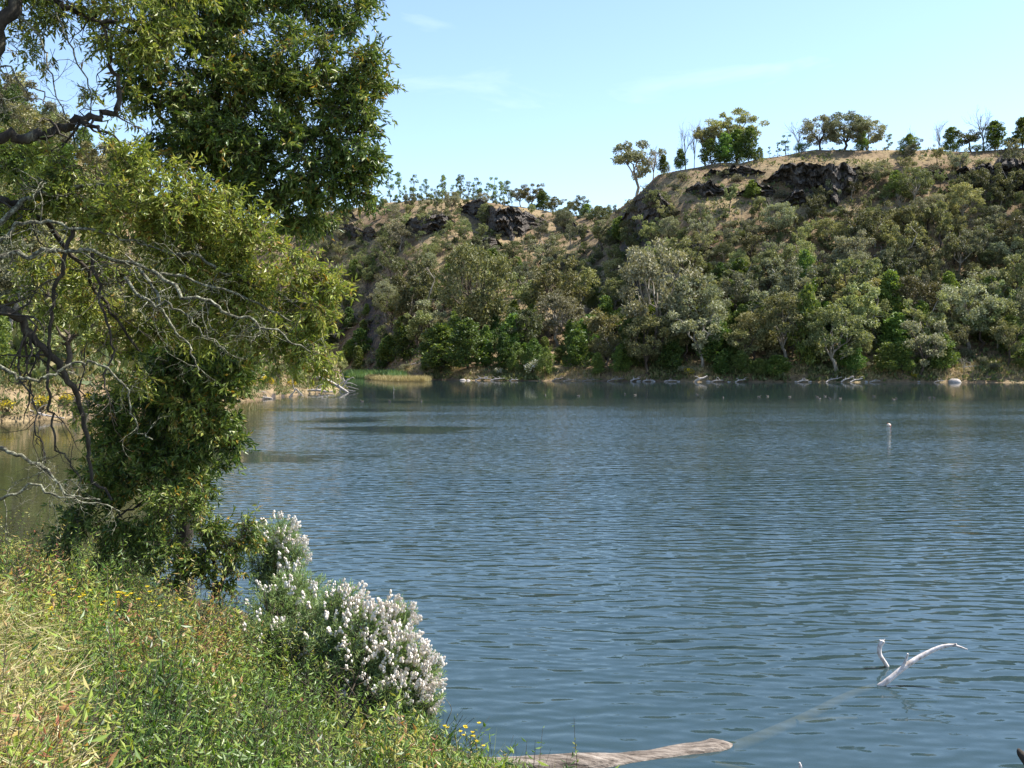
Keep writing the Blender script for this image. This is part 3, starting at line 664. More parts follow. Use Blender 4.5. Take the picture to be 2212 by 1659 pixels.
# crest of the far hill
G2 = 'slender trees along the crest of the far hill'
ridge2 = [(845, 385), (862, 378), (878, 402), (893, 372), (908, 398), (922, 388), (932, 415), (945, 402), (955, 382), (963, 380), (975, 400), (985, 384), (995, 378), (1003, 400), (1012, 395), (1022, 402), (1032, 378), (1040, 408), (1050, 398), (1062, 384), (1070, 408), (1080, 396), (1090, 402), (1098, 395), (1106, 415)]
for k, (xd, yt) in enumerate(ridge2):
    tall = 'tall thin' if yt < 386 else ('low bushy' if yt > 404 else 'slender')
    o = manual(plant_ridge, 'slim', xd, yt, None, G2, 1.05, back=2 + (k % 3) * 4)
    o['label'] = f'{tall} tufted tree, {ORD[k]} from left in the thin row along the far crest'
for key, xd, yt, lab, w in [
    ('grey', 1125, 400, 'pale round gum where the far crest starts to dip', 1.2), ('gum', 1150, 395, 'broad pale gum on the dipping far crest', 1.3),
    ('bare', 1142, 392, 'thin dead spire among the gums of the dipping crest', .5), ('wattle', 1172, 412, 'green rounded tree right of the broad pale gum', 1.5),
    ('gum', 1200, 425, 'low gum on the skyline left of the gully', 1.4), ('grey', 1225, 432, 'grey gum on the skyline just left of the gully', 1.3),
    ('gum', 1250, 420, 'gum with a thin top above the gully', 1.2), ('wattle', 1268, 440, 'dark tree filling the top of the gully', 1.5), ('wattle', 1290, 445, 'dark tree under the steep cliff shoulder', 1.4),
    ('grey', 575, 440, 'pale gum on the skyline seen through the gap in the near tree', 1.0), ('wattle', 548, 450, 'bluish tree on the skyline in the gap of the near tree', 1.4), ('gum', 620, 452, 'gum at the left end of the far crest', 1.2)]:
    manual(plant_ridge, key, xd, yt, lab, 'trees along the crest of the far hill', w)
# trees that stand out on the slopes
for key, xd, yb, yt, lab, w, v in [
    ('greydome', 1425, 775, 520, 'huge rounded grey-green gum in the middle of the wooded slope', .85, 0),
    ('greydome', 1500, 770, 590, 'broad grey gum touching the huge rounded gum on its right', .95, 1),
    ('wattle', 1745, 800, 620, 'tall narrow yellow-green cypress-like wattle near the water', .62, 2),
    ('wattle', 1740, 660, 540, 'second narrow wattle stacked above the cypress-like one', .7, 3),
    ('wattle', 1925, 725, 590, 'dark upright wattle with a bright top on the nearer slope', .95, 4),
    ('gum', 1820, 712, 560, 'leaning gum with long arching white branches', 1.0, 5),
    ('greydome', 1890, 400, 355, 'round grey bush-like gum against the right end of the long cliff', 2.2, 2),
    ('grey', 1835, 420, 375, 'small pale gum in front of the long dark cliff', 1.3, 3),
    ('wattle', 1625, 430, 390, 'bright green tree hiding part of the dark boulders', 1.8, 0),
    ('wattle', 1340, 530, 470, 'yellow-green rounded tree at the foot of the steep cliff', 1.6, 1),
    ('dome', 1030, 760, 520, 'large domed olive gum on the lower far slope', .75, 1),
    ('gum', 895, 740, 560, 'tall gum with a slender white trunk and pale bare arms', .8, 2),
    ('gum', 1195, 725, 560, 'gum with a thick dark leaning trunk over bare ground', .95, 3),
    ('gum', 1255, 700, 570, 'gum with a sunlit white trunk over bare ground', .9, 4),
    ('pale', 1180, 815, 752, 'bright yellow-green sapling beside the white-flowered bush', .9, 1),
    ('wattle', 1365, 800, 690, 'dark low-branched wattle on the bank below the huge gum', 1.2, 5),
    ('wattle', 950, 805, 700, 'dense dark wattle behind the yellow reeds', 1.5, 6),
    ('wattle', 1010, 800, 690, 'dense dark wattle left of the driftwood pile', 1.4, 2),
    ('wattle', 1110, 790, 680, 'bushy green wattle on the bank above the driftwood', 1.3, 0),
    ('wattle', 1920, 812, 745, 'dense dark bushy wattle at the water on the right', 1.6, 5),
    ('pale', 1600, 812, 760, 'pale yellow-green bush by the yellow blossoms', 1.5, 2),
    ('wattle', 1680, 815, 770, 'dark green spreading bush at the waterline', 2.2, 3),
    ('pale', 1640, 812, 775, 'light green bush at the waterline left of the dark spreading one', 1.6, 0),
    ('wattle', 1555, 815, 775, 'dark green waterside bush behind the bleached trunk', 1.8, 4)]:
    manual(plant_px, key, xd, yb, yt, lab, 'trees that stand out on the wooded slopes', w, variant=v)

# the wood that covers both slopes, tree by tree
def slope_tree_points(n_try, sx, sy):
    pts = []; cell = {}
    cc = rng.uniform(-10, 1050, n_try); yy = rng.uniform(165, 382, n_try)
    D = ray_ground(cc, yy)
    for c, y, d in zip(cc, yy, D):
        if d <= 0: continue
        df, dc = I(FOOT, c), I(CRST, c)
        t = (d - df) / (dc - df)
        if c < 352 and d < I(LFOOT, c) + 130: continue
        if c < 262: continue
        if t < 0.02 or t > .97: continue
        dens = 1.0
        if t > .72: dens = .85
        if t > .9: dens = .3 if c > 620 else .6
        if c > 840 and t > .5: dens = max(dens, .8 if t < .85 else .4)
        xd, yd = c / K, y / K
        if 1380 < xd < 1760 and yd < 520: dens = .20
        if 1500 < xd < 1660 and yd < 445: dens = .05
        if 1640 < xd < 1890 and yd < 432: continue
        if 990 < xd < 1170 and 430 < yd < 520: dens = .5
        if 700 < xd < 850 and yd < 500: dens = .6
        if 1180 < xd < 1300 and 690 < yd < 745: dens = .25
        if rng.uniform() > dens: continue
        k = (int(c // 40), int(y // 40)); ok = True
        for a in (-1, 0, 1):
            for b in (-1, 0, 1):
                for (pc, py) in cell.get((k[0] + a, k[1] + b), ()):
                    if ((pc - c) / sx) ** 2 + ((py - y) / sy) ** 2 < 1: ok = False; break
        if not ok: continue
        cell.setdefault(k, []).append((c, y)); pts.append((c, y, d, t))
    return pts
MASS = []
pts = slope_tree_points(9000, 13.5, 7.6)
n_g = n_w = 0
for c, y, d, t in pts:
    p = fan_pt(c, d)
    if any(abs(c - tc) < 7 and abs(y - ty) < 6 for tc, ty in TAKEN): continue
    patch = vnoise(c / 60, y / 35, 91)
    pw = .62 - 1.25 * t + (patch - .5) * .9 + (0.12 if c < 650 else 0)
    r = rng.uniform()
    if r < pw and n_w < 280:
        key = 'wattle' if rng.uniform() < .8 else 'pale'; h = rng.uniform(5, 13) * (1 - .45 * t); wide = rng.uniform(.9, 1.5); n_w += 1
    elif rng.uniform() < .10 + .1 * t:
        key = 'bare'; h = rng.uniform(5, 9) * (1 - .3 * t); wide = rng.uniform(.8, 1.2)
    elif n_g < 250:
        key = ('gum', 'grey', 'dome', 'greydome')[int(np.searchsorted([.45, .74, .87], rng.uniform()))]; h = rng.uniform(9, 20) * (1 - .55 * t); wide = rng.uniform(.8, 1.15); n_g += 1
    else:
        key = 'shrub'; h = rng.uniform(2, 3.4); wide = 1.2
    o = plant(key, p, h, None, None, wide)
    MASS.append((o, key, c, y, t, h))
# labels for the wood: column by what lies on the shore below, row by height on the slope, order from the left
SHORE = [(0, 'the near tree'), (352, 'the reed bed'), (405, 'the white shore stones'), (450, 'the dark wattles'), (495, 'the driftwood pile'), (540, 'the white-flowered bush'), (585, 'the arched snag'), (640, 'the huge rounded gum'), (690, 'the yellow blossoms'), (725, 'the bleached leaning trunk'), (770, 'the dark spreading bush'), (805, 'the cypress-like wattle'), (850, 'the fallen pale branches'), (890, 'the dark bushy wattle'), (945, 'the white shore boulder'), (990, 'the brushy right-hand bank')]
ROWS = [(-9, 'waterside'), (.12, 'low'), (.3, 'middle'), (.48, 'upper'), (.66, 'high'), (.84, 'topmost')]
WORD = {'dome': 'domed olive gum', 'greydome': 'domed grey gum', 'gum': 'olive gum', 'grey': 'grey gum', 'wattle': 'dark green wattle', 'pale': 'yellow-green wattle', 'bare': 'bare pale tree', 'shrub': 'grey shrub'}
cells = {}
for rec in MASS:
    o, key, c, y, t, h = rec
    a = [n for v, n in SHORE if c >= v] or [SHORE[0][1]]; b = [n for v, n in ROWS if t >= v]
    cells.setdefault((key, a[-1], b[-1]), []).append(rec)
for (key, a, b), L in cells.items():
    L.sort(key=lambda r: r[2])
    for i, (o, *_r) in enumerate(L):
        if len(L) == 1: s = f'the only {WORD[key]} in {b} row above {a}'
        else: s = f'{ORD[i]} {WORD[key]} from left, {b} row above {a}'
        o['label'] = s; o['group'] = f'{WORD[key]}s in the wood on the far slopes'

# trees on the spur behind the near tree
k = 0
for tr in range(900):
    c = rng.uniform(-40, 345); s = rng.uniform(.04, 1.15)
    d = I(LFOOT, c) + s * 95
    if fan_height(c, d) < .6: continue
    if any(abs(c - q[0]) < 8 and abs(d - q[1]) < 7 for q in TAKEN[-400:] if len(q) > 1): continue
    TAKEN.append((c, d))
    key = 'wattle' if rng.uniform() < .4 else ('grey' if rng.uniform() < .4 else 'gum')
    low = c > 250
    o = plant(key, fan_pt(c, d), rng.uniform(5, 9.5) * (.45 if low else 1), None, 'trees on the spur behind the near tree', rng.uniform(1, 1.4))
    MASS.append((o, 'spur_' + key, c, 0, s, 0)); k += 1
    if k > 120: break
sp = [m for m in MASS if m[1].startswith('spur_')]
for key in ('wattle', 'grey', 'gum'):
    for b, lo, hi in (('foot', -1, .35), ('middle', .35, .75), ('top', .75, 9)):
        L = sorted([m for m in sp if m[1] == 'spur_' + key and lo <= m[4] < hi], key=lambda r: r[2])
        for i, m in enumerate(L):
            m[0]['label'] = f'{ORD[i] if i < 20 else str(i + 1) + "th"} {WORD[key]} from left, {b} of the spur behind the near tree'

# ------------------------------------------------------------------ ground cover on the hills (nobody could count it)
def tufts(mb, P, n, size, L, W, up=.8, tl=0, th=1):
    N = len(P); P = np.repeat(P, n, 0); size = np.repeat(np.broadcast_to(size, (N,)), n)
    tb = np.repeat(rng.uniform(tl, th, N), n)
    d = unit(rng.normal(size=(N * n, 3)) * .6 + np.array([0, 0, up])); s = unit(np.cross(d, rdir(N * n)))
    off = rng.normal(size=(N * n, 3)) * size[:, None] * np.array([.45, .45, .15]); off[:, 2] = np.abs(off[:, 2])
    k = rng.uniform(.6, 1.3, N * n) * size
    leaves(mb, P + off, d, s, L * k, W * k, np.clip(tb + rng.normal(size=N * n) * .12, 0, 1), .08, .5)
cc = rng.uniform(-30, 1060, 16000); yy = rng.uniform(150, 383, 16000); DD = ray_ground(cc, yy); ok = DD > 0
Pg = fan_pt(cc[ok], DD[ok], -.05)
mb = MB(); tufts(mb, Pg[:9000], 10, rng.uniform(.6, 2.1, 9000), .6, .27, .8, 0, .6)
obj('scrub', mb.mesh('scrub', M['scrub']), kind='stuff')
mb = MB(); tufts(mb, Pg[9000:], 7, rng.uniform(.4, .9, len(Pg) - 9000), .9, .12, 1.1, .25, 1)
obj('dry_grass', mb.mesh('dry_grass', M['straw']), kind='stuff')
# trees of the wood past the 300 of a kind, one mass
wc = rng.uniform(250, 1060, 2600); wy = rng.uniform(180, 375, 2600); wD = ray_ground(wc, wy); ww_ = (wD > 0)
wt = (wD - I(FOOT, wc)) / (I(CRST, wc) - I(FOOT, wc)); wx, wyd = wc / K, wy / K
ww_ &= (wt > .10) & (wt < .97) & ~((wx > 1380) & (wx < 1880) & (wyd < 470)) & ~((wx > 1000) & (wx < 1170) & (wyd > 435) & (wyd < 505)) & ~((wx > 1170) & (wx < 1300) & (wyd > 690)) & ~((wc < 352) & (wD < I(LFOOT, wc) + 140))
wc[:90] = rng.uniform(255, 615, 90); wD[:90] = I(CRST, wc[:90]) * rng.uniform(.97, 1.03, 90); wt[:90] = 1.0; ww_[:90] = True
cx_ = rng.uniform(320, 612, 700); cy_ = rng.uniform(203, 290, 700); cD = ray_ground(cx_, cy_); ct = (cD - I(FOOT, cx_)) / (I(CRST, cx_) - I(FOOT, cx_)); kk_ = np.flatnonzero((cD > 0) & (ct > .4) & (ct < .98) & ~((cx_ > 465) & (cx_ < 545) & (cy_ > 204) & (cy_ < 236)))[:190]
wc[90:90 + len(kk_)] = cx_[kk_]; wD[90:90 + len(kk_)] = cD[kk_]; wt[90:90 + len(kk_)] = ct[kk_]; ww_[90:90 + len(kk_)] = True
wi = np.flatnonzero(ww_ & ((wc < 640) | (rng.uniform(size=len(wc)) < .6)))[:680]; mb = MB(); mbt = MB()
for i in wi:
    p = fan_pt(wc[i], wD[i]); h = rng.uniform(3.5, 8) * (1.1 - .4 * wt[i]); tn = rng.uniform(.02, .5)
    limb(mbt, p, p + np.array([rng.normal() * .5, rng.normal() * .4, h * .8]), .12, .04, .05, 3, 4)
    for q in range(7): clump(mb, p + np.array([rng.normal() * .17 * h, rng.normal() * .17 * h, h * rng.uniform(.3, .9)]), h * rng.uniform(.13, .2), 62, .42, .2, .85, 0, max(tn - .18, 0), tn + .18)
obj('far_wood', mb.mesh('far_wood', M['scrub']), kind='stuff'); obj('far_wood_trunks', mbt.mesh('far_wood_trunks', M['dark_bark']), kind='stuff')
# shore fringe
cc = rng.uniform(395, 1060, 2600); dd = I(FOOT, cc) + rng.uniform(.5, 9, 2600) ** 1.0
Pf = fan_pt(cc, dd); n1 = vnoise(cc / 22, cc * 0, 55)
mb = MB(); tufts(mb, Pf[n1 > .45], 9, rng.uniform(.6, 1.6, (n1 > .45).sum()), .8, .3, .8, 0, .5)
obj('shore_scrub', mb.mesh('shore_scrub', M['scrub']), kind='stuff')
mb = MB(); tufts(mb, Pf[n1 <= .45], 12, rng.uniform(.6, 1.2, (n1 <= .45).sum()), 1.0, .07, 1.5, .3, 1)
obj('shore_grass', mb.mesh('shore_grass', M['straw']), kind='stuff')
# reeds in the inlet
cc = rng.uniform(345, 402, 2200); dd = I(FOOT, cc) - rng.uniform(-8, 62, 2200)
Pr = np.stack([(cc - 512) / F * dd, dd, np.full(2200, -.1)], -1)
mb = MB(); tufts(mb, Pr, 14, rng.uniform(1.2, 2.2, 2200), 1.1, .07, 2.2, 0, .6)
obj('reeds', mb.mesh('reeds', M['reed']), kind='stuff')
cc = rng.uniform(368, 428, 1100); dd = np.maximum(I(FOOT, cc) - 72, 268) + rng.uniform(-9, 5, 1100)
Pr = np.stack([(cc - 512) / F * dd, dd, np.full(1100, -.1)], -1)
mb = MB(); tufts(mb, Pr, 14, rng.uniform(.8, 1.3, 1100), 1.1, .06, 2.2, .35, 1)
obj('yellow_sedge', mb.mesh('yellow_sedge', M['straw']), kind='stuff')
# scrub along the left shore
cc = rng.uniform(-40, 350, 2600); ss = rng.uniform(.008, .30, 2600); dd = I(LFOOT, cc) + ss * 95
Pl = fan_pt(cc, dd)
mb = MB(); tufts(mb, Pl[:1700], 26, rng.uniform(.5, 1.3, 1700), .38, .15, .8, 0, .8)
obj('left_shore_scrub', mb.mesh('left_shore_scrub', M['scrub']), kind='stuff')
mb = MB(); tufts(mb, Pl[1700:], 14, rng.uniform(.3, .6, 900), .7, .05, 1.2, .3, 1)
obj('left_shore_grass', mb.mesh('left_shore_grass', M['straw']), kind='stuff')

# ------------------------------------------------------------------ blossoming bushes, stones, driftwood on the far shores
def blossom_bush(name, p, size, matname, label, n=260, leafmat='wattle_pale'):
    t = thing(name, label, 'bush', p)
    a = MB(); b = MB(); s = MB()
    for k in range(9):
        az = k * 2.4; e = np.array([math.cos(az) * size * .5 * rng.uniform(.2, 1), math.sin(az) * size * .5 * rng.uniform(.2, 1), size * rng.uniform(.3, .75)])
        limb(s, (0, 0, -.2), e, .03 * size, .01 * size, .05, 2, 3)
        clump(a, e, size * .26, 70, size * .12, size * .05, .9, .5)
        clump(b, e + np.array([0, -.05 * size, .08 * size]), size * .27, n // 9, size * .11, size * .09, .9, .6)
    obj('stem', s.mesh('stem', M['dark_bark']), t); obj('foliage', a.mesh('foliage', M[leafmat]), t); obj('blossom', b.mesh('blossom', M[matname]), t)
def hp(xd, yd): return on_hill(xd, yd)[0]
blossom_bush('blossoming_bush', hp(1148, 812), 4.2, 'cream', 'white-flowered bush on the bank beside the driftwood pile', 420)
blossom_bush('blossoming_bush', hp(1075, 812), 2.0, 'cream', 'small white-flowered bush left of the large flowering one')
blossom_bush('blossoming_bush', hp(1490, 818), 2.2, 'yellow', 'yellow-blossomed bush at the waterline on the far shore', 420)
blossom_bush('blossoming_bush', hp(1975, 818), 1.6, 'yellow', 'yellowish bush by the dark bushy wattle at the water')
blossom_bush('blossoming_bush', hp(575, 838), 1.5, 'yellow', 'yellow-blossomed bush on the spit behind the pale logs', 380, 'scrub')
blossom_bush('blossoming_bush', hp(630, 838), 1.2, 'yellow', 'smaller yellow bush at the thick end of the fallen tree', 200, 'scrub')
for i, (xd, yd, lab) in enumerate([(15, 890, 'yellow bush on the left shore at the edge of the photo'), (90, 885, 'yellow bush on the left shore beside the dark hanging branch'), (145, 878, 'yellow bush on the left shore in the gap between branches'), (190, 872, 'small yellow bush right of the shore gap'), (255, 868, 'yellow bush half hidden by leaves on the left shore'), (300, 862, 'yellow bush behind the leafy tree on the left shore'), (430, 855, 'yellow bush hidden deep behind the near tree')]):
    blossom_bush('blossoming_bush', hp(xd, yd), [.9, 1.1, 1.0, .8, 1.2, 1.0, 1.0][i], 'yellow', lab, 240, 'scrub')

def stone(name, p, size, label, group=None, mat='grey_stone', sq=(1, .8, .6), seed=0):
    mb = MB(); n, m = 9, 14
    th = np.linspace(.02, math.pi - .02, n)[:, None]; ph = np.linspace(0, 2 * math.pi, m + 1)[None]
    d = np.stack([np.sin(th) * np.cos(ph), np.sin(th) * np.sin(ph), np.cos(th) + 0 * ph], -1)
    r = 1 + .22 * fbm(d[..., 0] * 1.7 + seed * 3.1 + 9, d[..., 1] * 1.7 + d[..., 2] * 1.3 + seed, seed, 3); r[:, -1] = r[:, 0]
    grid_mesh(mb, d * r[..., None] * np.array(sq) * size)
    o = obj(name, mb.mesh(name, M[mat], True), None, tuple(p)); o.rotation_euler = (0, 0, seed * 1.3)
    return tag(o, label, 'stone', group)
def shorept(c, off=0.0):
    D = I(FOOT, c) + off; return np.array([(c - 512) / F * D, D, 0.02])
GS = 'pale stones along the far shore'
stone('shore_stone', shorept(375, -45), 1.1, 'white rounded stone standing alone in the inlet before the reeds', GS, 'bleached', (1, .8, .55), 1)
for i, (xd, s, lab) in enumerate([(872, .7, 'left stone of the white row before the yellow sedge'), (885, .9, 'pointed stone in the white row before the yellow sedge'), (900, 1.0, 'flat white stone in the middle of the shore row'), (915, .8, 'white stone at the right of the shore row'), (930, .5, 'last little stone of the white shore row'), (1000, .8, 'pale stone under the grassy edge left of the driftwood'), (1012, .6, 'small pale stone touching the driftwood pile')]):
    stone('shore_stone', shorept(xd * K, -3.0), s, lab, GS, 'bleached', (1.2, .8, .5), i + 2)
stone('shore_stone', shorept(2062 * K, -.6), 1.6, 'big white boulder at the waterline on the far right', GS, 'bleached', (1.2, .8, .6), 11)
for i, xd in enumerate((1380, 1410, 1440, 1465, 1530, 1575, 1720, 1750, 1870, 1985)):
    stone('shore_stone', shorept(xd * K, .2), .45 + .3 * vnoise(i * 3.3, 0, 4), f'grey waterline stone, {ORD[i]} from the left between the arched snag and the right', GS, 'grey_stone', (1.3, .8, .6), i + 20)

def driftwood(name, label, base, pts, r, arms=(), group=None, mat='bleached', sub=4):
    """bleached trunk along pts (metres, relative to base) with side arms as parts"""
    t = thing(name, label, 'log' if 'log' in name or 'trunk' in name else 'branch', tuple(base), group)
    mb = MB(); P = smooth_path(pts, sub); tube(mb, P, np.linspace(r, r * .45, len(P)) * (1 + .12 * fbm(np.arange(len(P)) * .9, np.arange(len(P)) * 0, 3, 2)), 8)
    obj('stem', mb.mesh('stem', M[mat], True), t)
    for a in arms:
        mb = MB(); Q = smooth_path(a[0], sub); tube(mb, Q, np.linspace(a[1], a[1] * .3, len(Q)), 6); obj('branch', mb.mesh('branch', M[mat], True), t)
    return t
GD = 'bleached driftwood along the far shore'
def dw(xd, w, rise, label, arms=2, r=.22, off=-1.5):
    """one piece lying at the waterline; w metres across"""
    c = xd * K; b = shorept(c, off); s = 1 if rise >= 0 else -1
    h = abs(rise)
    pts = [(-w / 2, rng.uniform(-.5, .5), .05 + (h if s < 0 else 0)), (-w / 6, 0, .2 + h * (.4 if s > 0 else .6)), (w / 5, rng.uniform(-.3, .3), .15 + h * .6), (w / 2, rng.uniform(-.5, .5), .02 + (h if s > 0 else 0))]
    A = []
    for k in range(arms):
        q = np.array(pts[1 + k % 2]); e = q + np.array([rng.uniform(-.4, .4) * w, rng.uniform(-.6, .2), rng.uniform(.2, .9)]); A.append(([q, (q + e) / 2 + np.array([0, 0, .25]), e], r * .5))
    return driftwood('driftwood_log', label, b, pts, r, A, GD)
for a in [(1040, 3.4, .9, 'tangled driftwood pile leaning on the grassy edge', 5, .2), (1075, 3.8, .7, 'long low driftwood log right of the tangled pile', 3, .16), (1055, 2.6, -.6, 'driftwood log crossing the tangled pile', 3, .14), (1110, 2.2, .3, 'short driftwood piece under the white-flowered bush', 2, .15),
          (1205, 3.0, .9, 'arched snag curving over the far waterline', 2, .13), (1235, 4.5, .3, 'grey brushwood heap at the waterline right of the arched snag', 6, .08), (1275, 4.2, .4, 'grey brushwood below the dark bank', 6, .07), (1330, 4.5, .8, 'dark tangled brush in the water below the huge gum', 6, .09),
          (1372, 2.4, .9, 'white stump with upright spike on the far shore', 2, .26), (1400, 2.8, .4, 'bleached log right of the spiked stump', 2, .2), (1450, 3.2, .3, 'flat bleached log left of the yellow blossoms', 1, .2),
          (1515, 3.0, 1.5, 'thick bleached trunk leaning up out of the water by the yellow blossoms', 1, .34), (1550, 3.0, .5, 'bent pale branch lying right of the leaning trunk', 2, .15), (1600, 2.8, .7, 'grey branches sticking from the water below the pale bush', 3, .15), (1735, 2.8, .5, 'forked white log under the cypress-like wattle', 3, .2),
          (1800, 3.8, 1.3, 'long fallen pale branch in front of the green bush', 3, .18), (1830, 3.0, 1.4, 'fallen pale trunk sloping up into the bushes', 2, .22), (1850, 3.2, 1.0, 'hooked white branch at the waterline', 2, .2), (1890, 2.5, .4, 'low white log right of the hooked branch', 1, .16), (2030, 2.6, .5, 'pale twigs left of the big white boulder', 3, .1)]:
    dw(a[0], a[1], a[2], a[3], a[4], a[5])
# white trunks lying or showing in the wood
for xd, yd, dx, dz, lab in [(905, 790, 5, 1.6, 'pale fallen trunk on the slope behind the reeds'), (1785, 790, 4, 1.2, 'dark pole lying on bare ground above the waterside bush'), (2090, 800, 5, .6, 'long pale pole on the bank at the right'), (2020, 605, 2.5, 1.2, 'bright white broken branch in the wood on the right'), (1900, 560, 3.5, 2.2, 'tangle of white dead branches half way up the right slope'), (2120, 500, 3, 1.8, 'white dead branches high on the right slope')]:
    b = hp(xd, yd)
    driftwood('fallen_log', lab, b, [(-dx / 2, 0, .3), (0, .2, .3 + dz * .5), (dx / 2, 0, .3 + dz)], .16, [([(0, .2, .3 + dz * .5), (dx * .15, 0, dz * .9 + .6), (dx * .1, -.2, dz + 1.3)], .08), ([(dx * .2, .1, .3 + dz * .7), (dx * .1, -.2, dz + .9), (-dx * .1, -.2, dz + 1.4)], .07)], None, 'bleached' if 'dark' not in lab else 'dark_bark')
# fallen trees on the left spit
def lpt(xd, yd):
    D = F * EYE / (yd * K - HZ); return px(xd, yd, D)
b = lpt(715, 848); u = b[1] / F / K * K * K    # metres per displayed pixel at that depth
def rel(pts, b, u): return [((x - 715) * u, dy, z * u) for x, z, dy in pts]
driftwood('fallen_log', 'long grey fallen tree sloping off the spit into the water', b, rel([(668, 32, 4), (700, 25, 2.5), (730, 12, 1), (752, 0, 0)], b, u), .36, [(rel([(700, 25, 2.5), (690, 8, 1), (680, 2, .5)], b, u), .14), (rel([(725, 15, 1), (745, 25, .5), (755, 28, 0)], b, u), .12)])
driftwood('driftwood_branch', 'spiky dead crown in the water at the tip of the spit', lpt(752, 845), [(-1.4, 0, 0), (-.5, 0, 1.2), (.2, .1, 2.4)], .14, [([(-.5, 0, 1.2), (.4, 0, 1.3), (1.4, 0, .9)], .09), ([(-.3, 0, .8), (.6, -.2, .6), (1.7, -.2, .3)], .08), ([(-.5, 0, 1.4), (-.9, 0, 2.2), (-1.5, 0, 2.7)], .08), ([(-.2, 0, 1.7), (.7, 0, 2.2), (1.0, 0, 2.0)], .08), ([(-1, 0, .4), (0, -.3, .2), (1.2, -.3, .05)], .08)])
driftwood('driftwood_log', 'pale forked logs lying at the waterline beside the tree foliage', lpt(560, 862), [(-1.3, .3, .9), (-.5, .2, .5), (.3, 0, .25), (1.6, 0, .05)], .22, [([(-1, .2, .7), (0, .3, .9), (.8, .3, .8)], .12), ([(-.5, .2, .5), (-.6, -.2, .2), (-.3, -.4, 0)], .14)])
driftwood('driftwood_branch', 'small forked branch standing in the water off the spit', lpt(640, 858), [(-.9, 0, 0), (-.2, 0, .8), (0, 0, 1.1), (.9, 0, .1)], .09, [([(-.2, 0, .8), (-.4, 0, 1.6), (-.5, 0, 2.6)], .06), ([(0, 0, 1.0), (.3, 0, .4), (.1, 0, 0)], .06)])
driftwood('driftwood_log', 'low grey log along the edge of the spit', lpt(690, 850), [(-2.4, .5, .3), (-.6, .4, .5), (1.2, .3, .25), (2.2, .3, .3)], .2, [([(-.6, .4, .5), (-.2, .2, 1.1), (.6, .2, 1.4)], .1), ([(1.2, .3, .25), (.9, 0, .8), (.2, 0, 1.0)], .08)])
for i, (xd, yd, lab) in enumerate([(25, 895, 'tangle of grey driftwood on the left shore at the photo edge'), (80, 902, 'grey driftwood beside the left shore yellow bush'), (150, 890, 'long pale log on the left shore between the dark branches'), (225, 880, 'pale log on the left shore behind the pale branch'), (330, 875, 'pale dead branches on the left shore behind the foliage')]):
    driftwood('driftwood_log', lab, lpt(xd, yd + 8) + np.array([0, .8, .15]), [(-1.6, .3, .7), (-.5, .1, .45), (.5, 0, .2), (1.7, -.2, .05)], .1, [([(-.5, .1, .45), (0, 0, .9), (.7, 0, 1.1)], .05), ([(.3, 0, .2), (-.3, -.2, .3), (-1.2, -.3, .1)], .05), ([(-1.2, .2, .6), (-1, 0, 1.1), (-.3, 0, 1.4)], .04)])

# ------------------------------------------------------------------ buoys and birds on the lake
M['buoy_w'] = rough_mat('buoy_white', [(.3, (.42, .35, .27)), (.7, (.55, .48, .40))], 8, bump=.1, rough=.4)
M['buoy_r'] = rough_mat('buoy_red', [(.3, (.45, .05, .03)), (.7, (.6, .09, .05))], 8, bump=.1, rough=.4)
M['buoy_o'] = rough_mat('buoy_orange', [(.3, (.55, .14, .02)), (.7, (.75, .24, .04))], 8, bump=.1, rough=.45)
def ball(r, sq=(1, 1, 1), lo=0., hi=math.pi, n=8, m=14):
    th = np.linspace(lo + .01, hi - .01, n)[:, None]; ph = np.linspace(0, 2 * math.pi, m + 1)[None]
    return np.stack([np.sin(th) * np.cos(ph), np.sin(th) * np.sin(ph), np.cos(th) + 0 * ph], -1) * r * np.array(sq)
def buoy(p, r, top, bottom, label):
    t = thing('buoy', label, 'buoy', tuple(p))
    a = MB(); grid_mesh(a, ball(r, lo=0, hi=1.9)); o = obj('float', a.mesh('float', M[top], True), t); o.location = (0, 0, r * .45); o.rotation_euler = (0, R(-35), 0)
    a = MB(); grid_mesh(a, ball(r * .99, lo=1.9, hi=math.pi)); o = obj('float_base', a.mesh('float_base', M[bottom], True), t); o.location = (0, 0, r * .45); o.rotation_euler = (0, R(-35), 0)
    a = MB(); tube(a, [(0, 0, 0), (0, 0, r * .2), (0, 0, r * .35)], [r * .16, r * .14, r * .1], 8); o = obj('ring', a.mesh('ring', M[bottom], True), t); o.location = (-r * .55, 0, r * 1.25)
def wpt(xd, yd): return lpt(xd, yd)
buoy(wpt(1920, 921), .14, 'buoy_w', 'buoy_r', 'white and red round buoy floating on the open lake')
buoy(wpt(397, 943), .28, 'buoy_o', 'buoy_o', 'orange buoy seen in a gap of the dark foliage above the other orange one')
buoy(wpt(298, 969), .28, 'buoy_o', 'buoy_o', 'orange buoy seen through the dark foliage nearer the trunk')
M['duck'] = rough_mat('duck_plumage', [(.4, (.05, .04, .03)), (.5, (.12, .10, .085)), (.66, (.26, .24, .21))], 7, bump=.1)
dm = MB()
B = ball(.2, (1.5, .8, .75)); B[..., 2] += .02 * B[..., 0] ** 2 * 8; grid_mesh(dm, B + np.array([0, 0, .07]))
grid_mesh(dm, ball(.075) + np.array([.27, 0, .31])); tube(dm, [(.2, 0, .12), (.26, 0, .2), (.27, 0, .29)], [.06, .045, .045], 8); tube(dm, [(.32, 0, .30), (.42, 0, .285)], [.03, .015], 6); tube(dm, [(-.24, 0, .12), (-.42, 0, .19)], [.08, .02], 6)
dmesh = dm.mesh('duck', M['duck'], True)
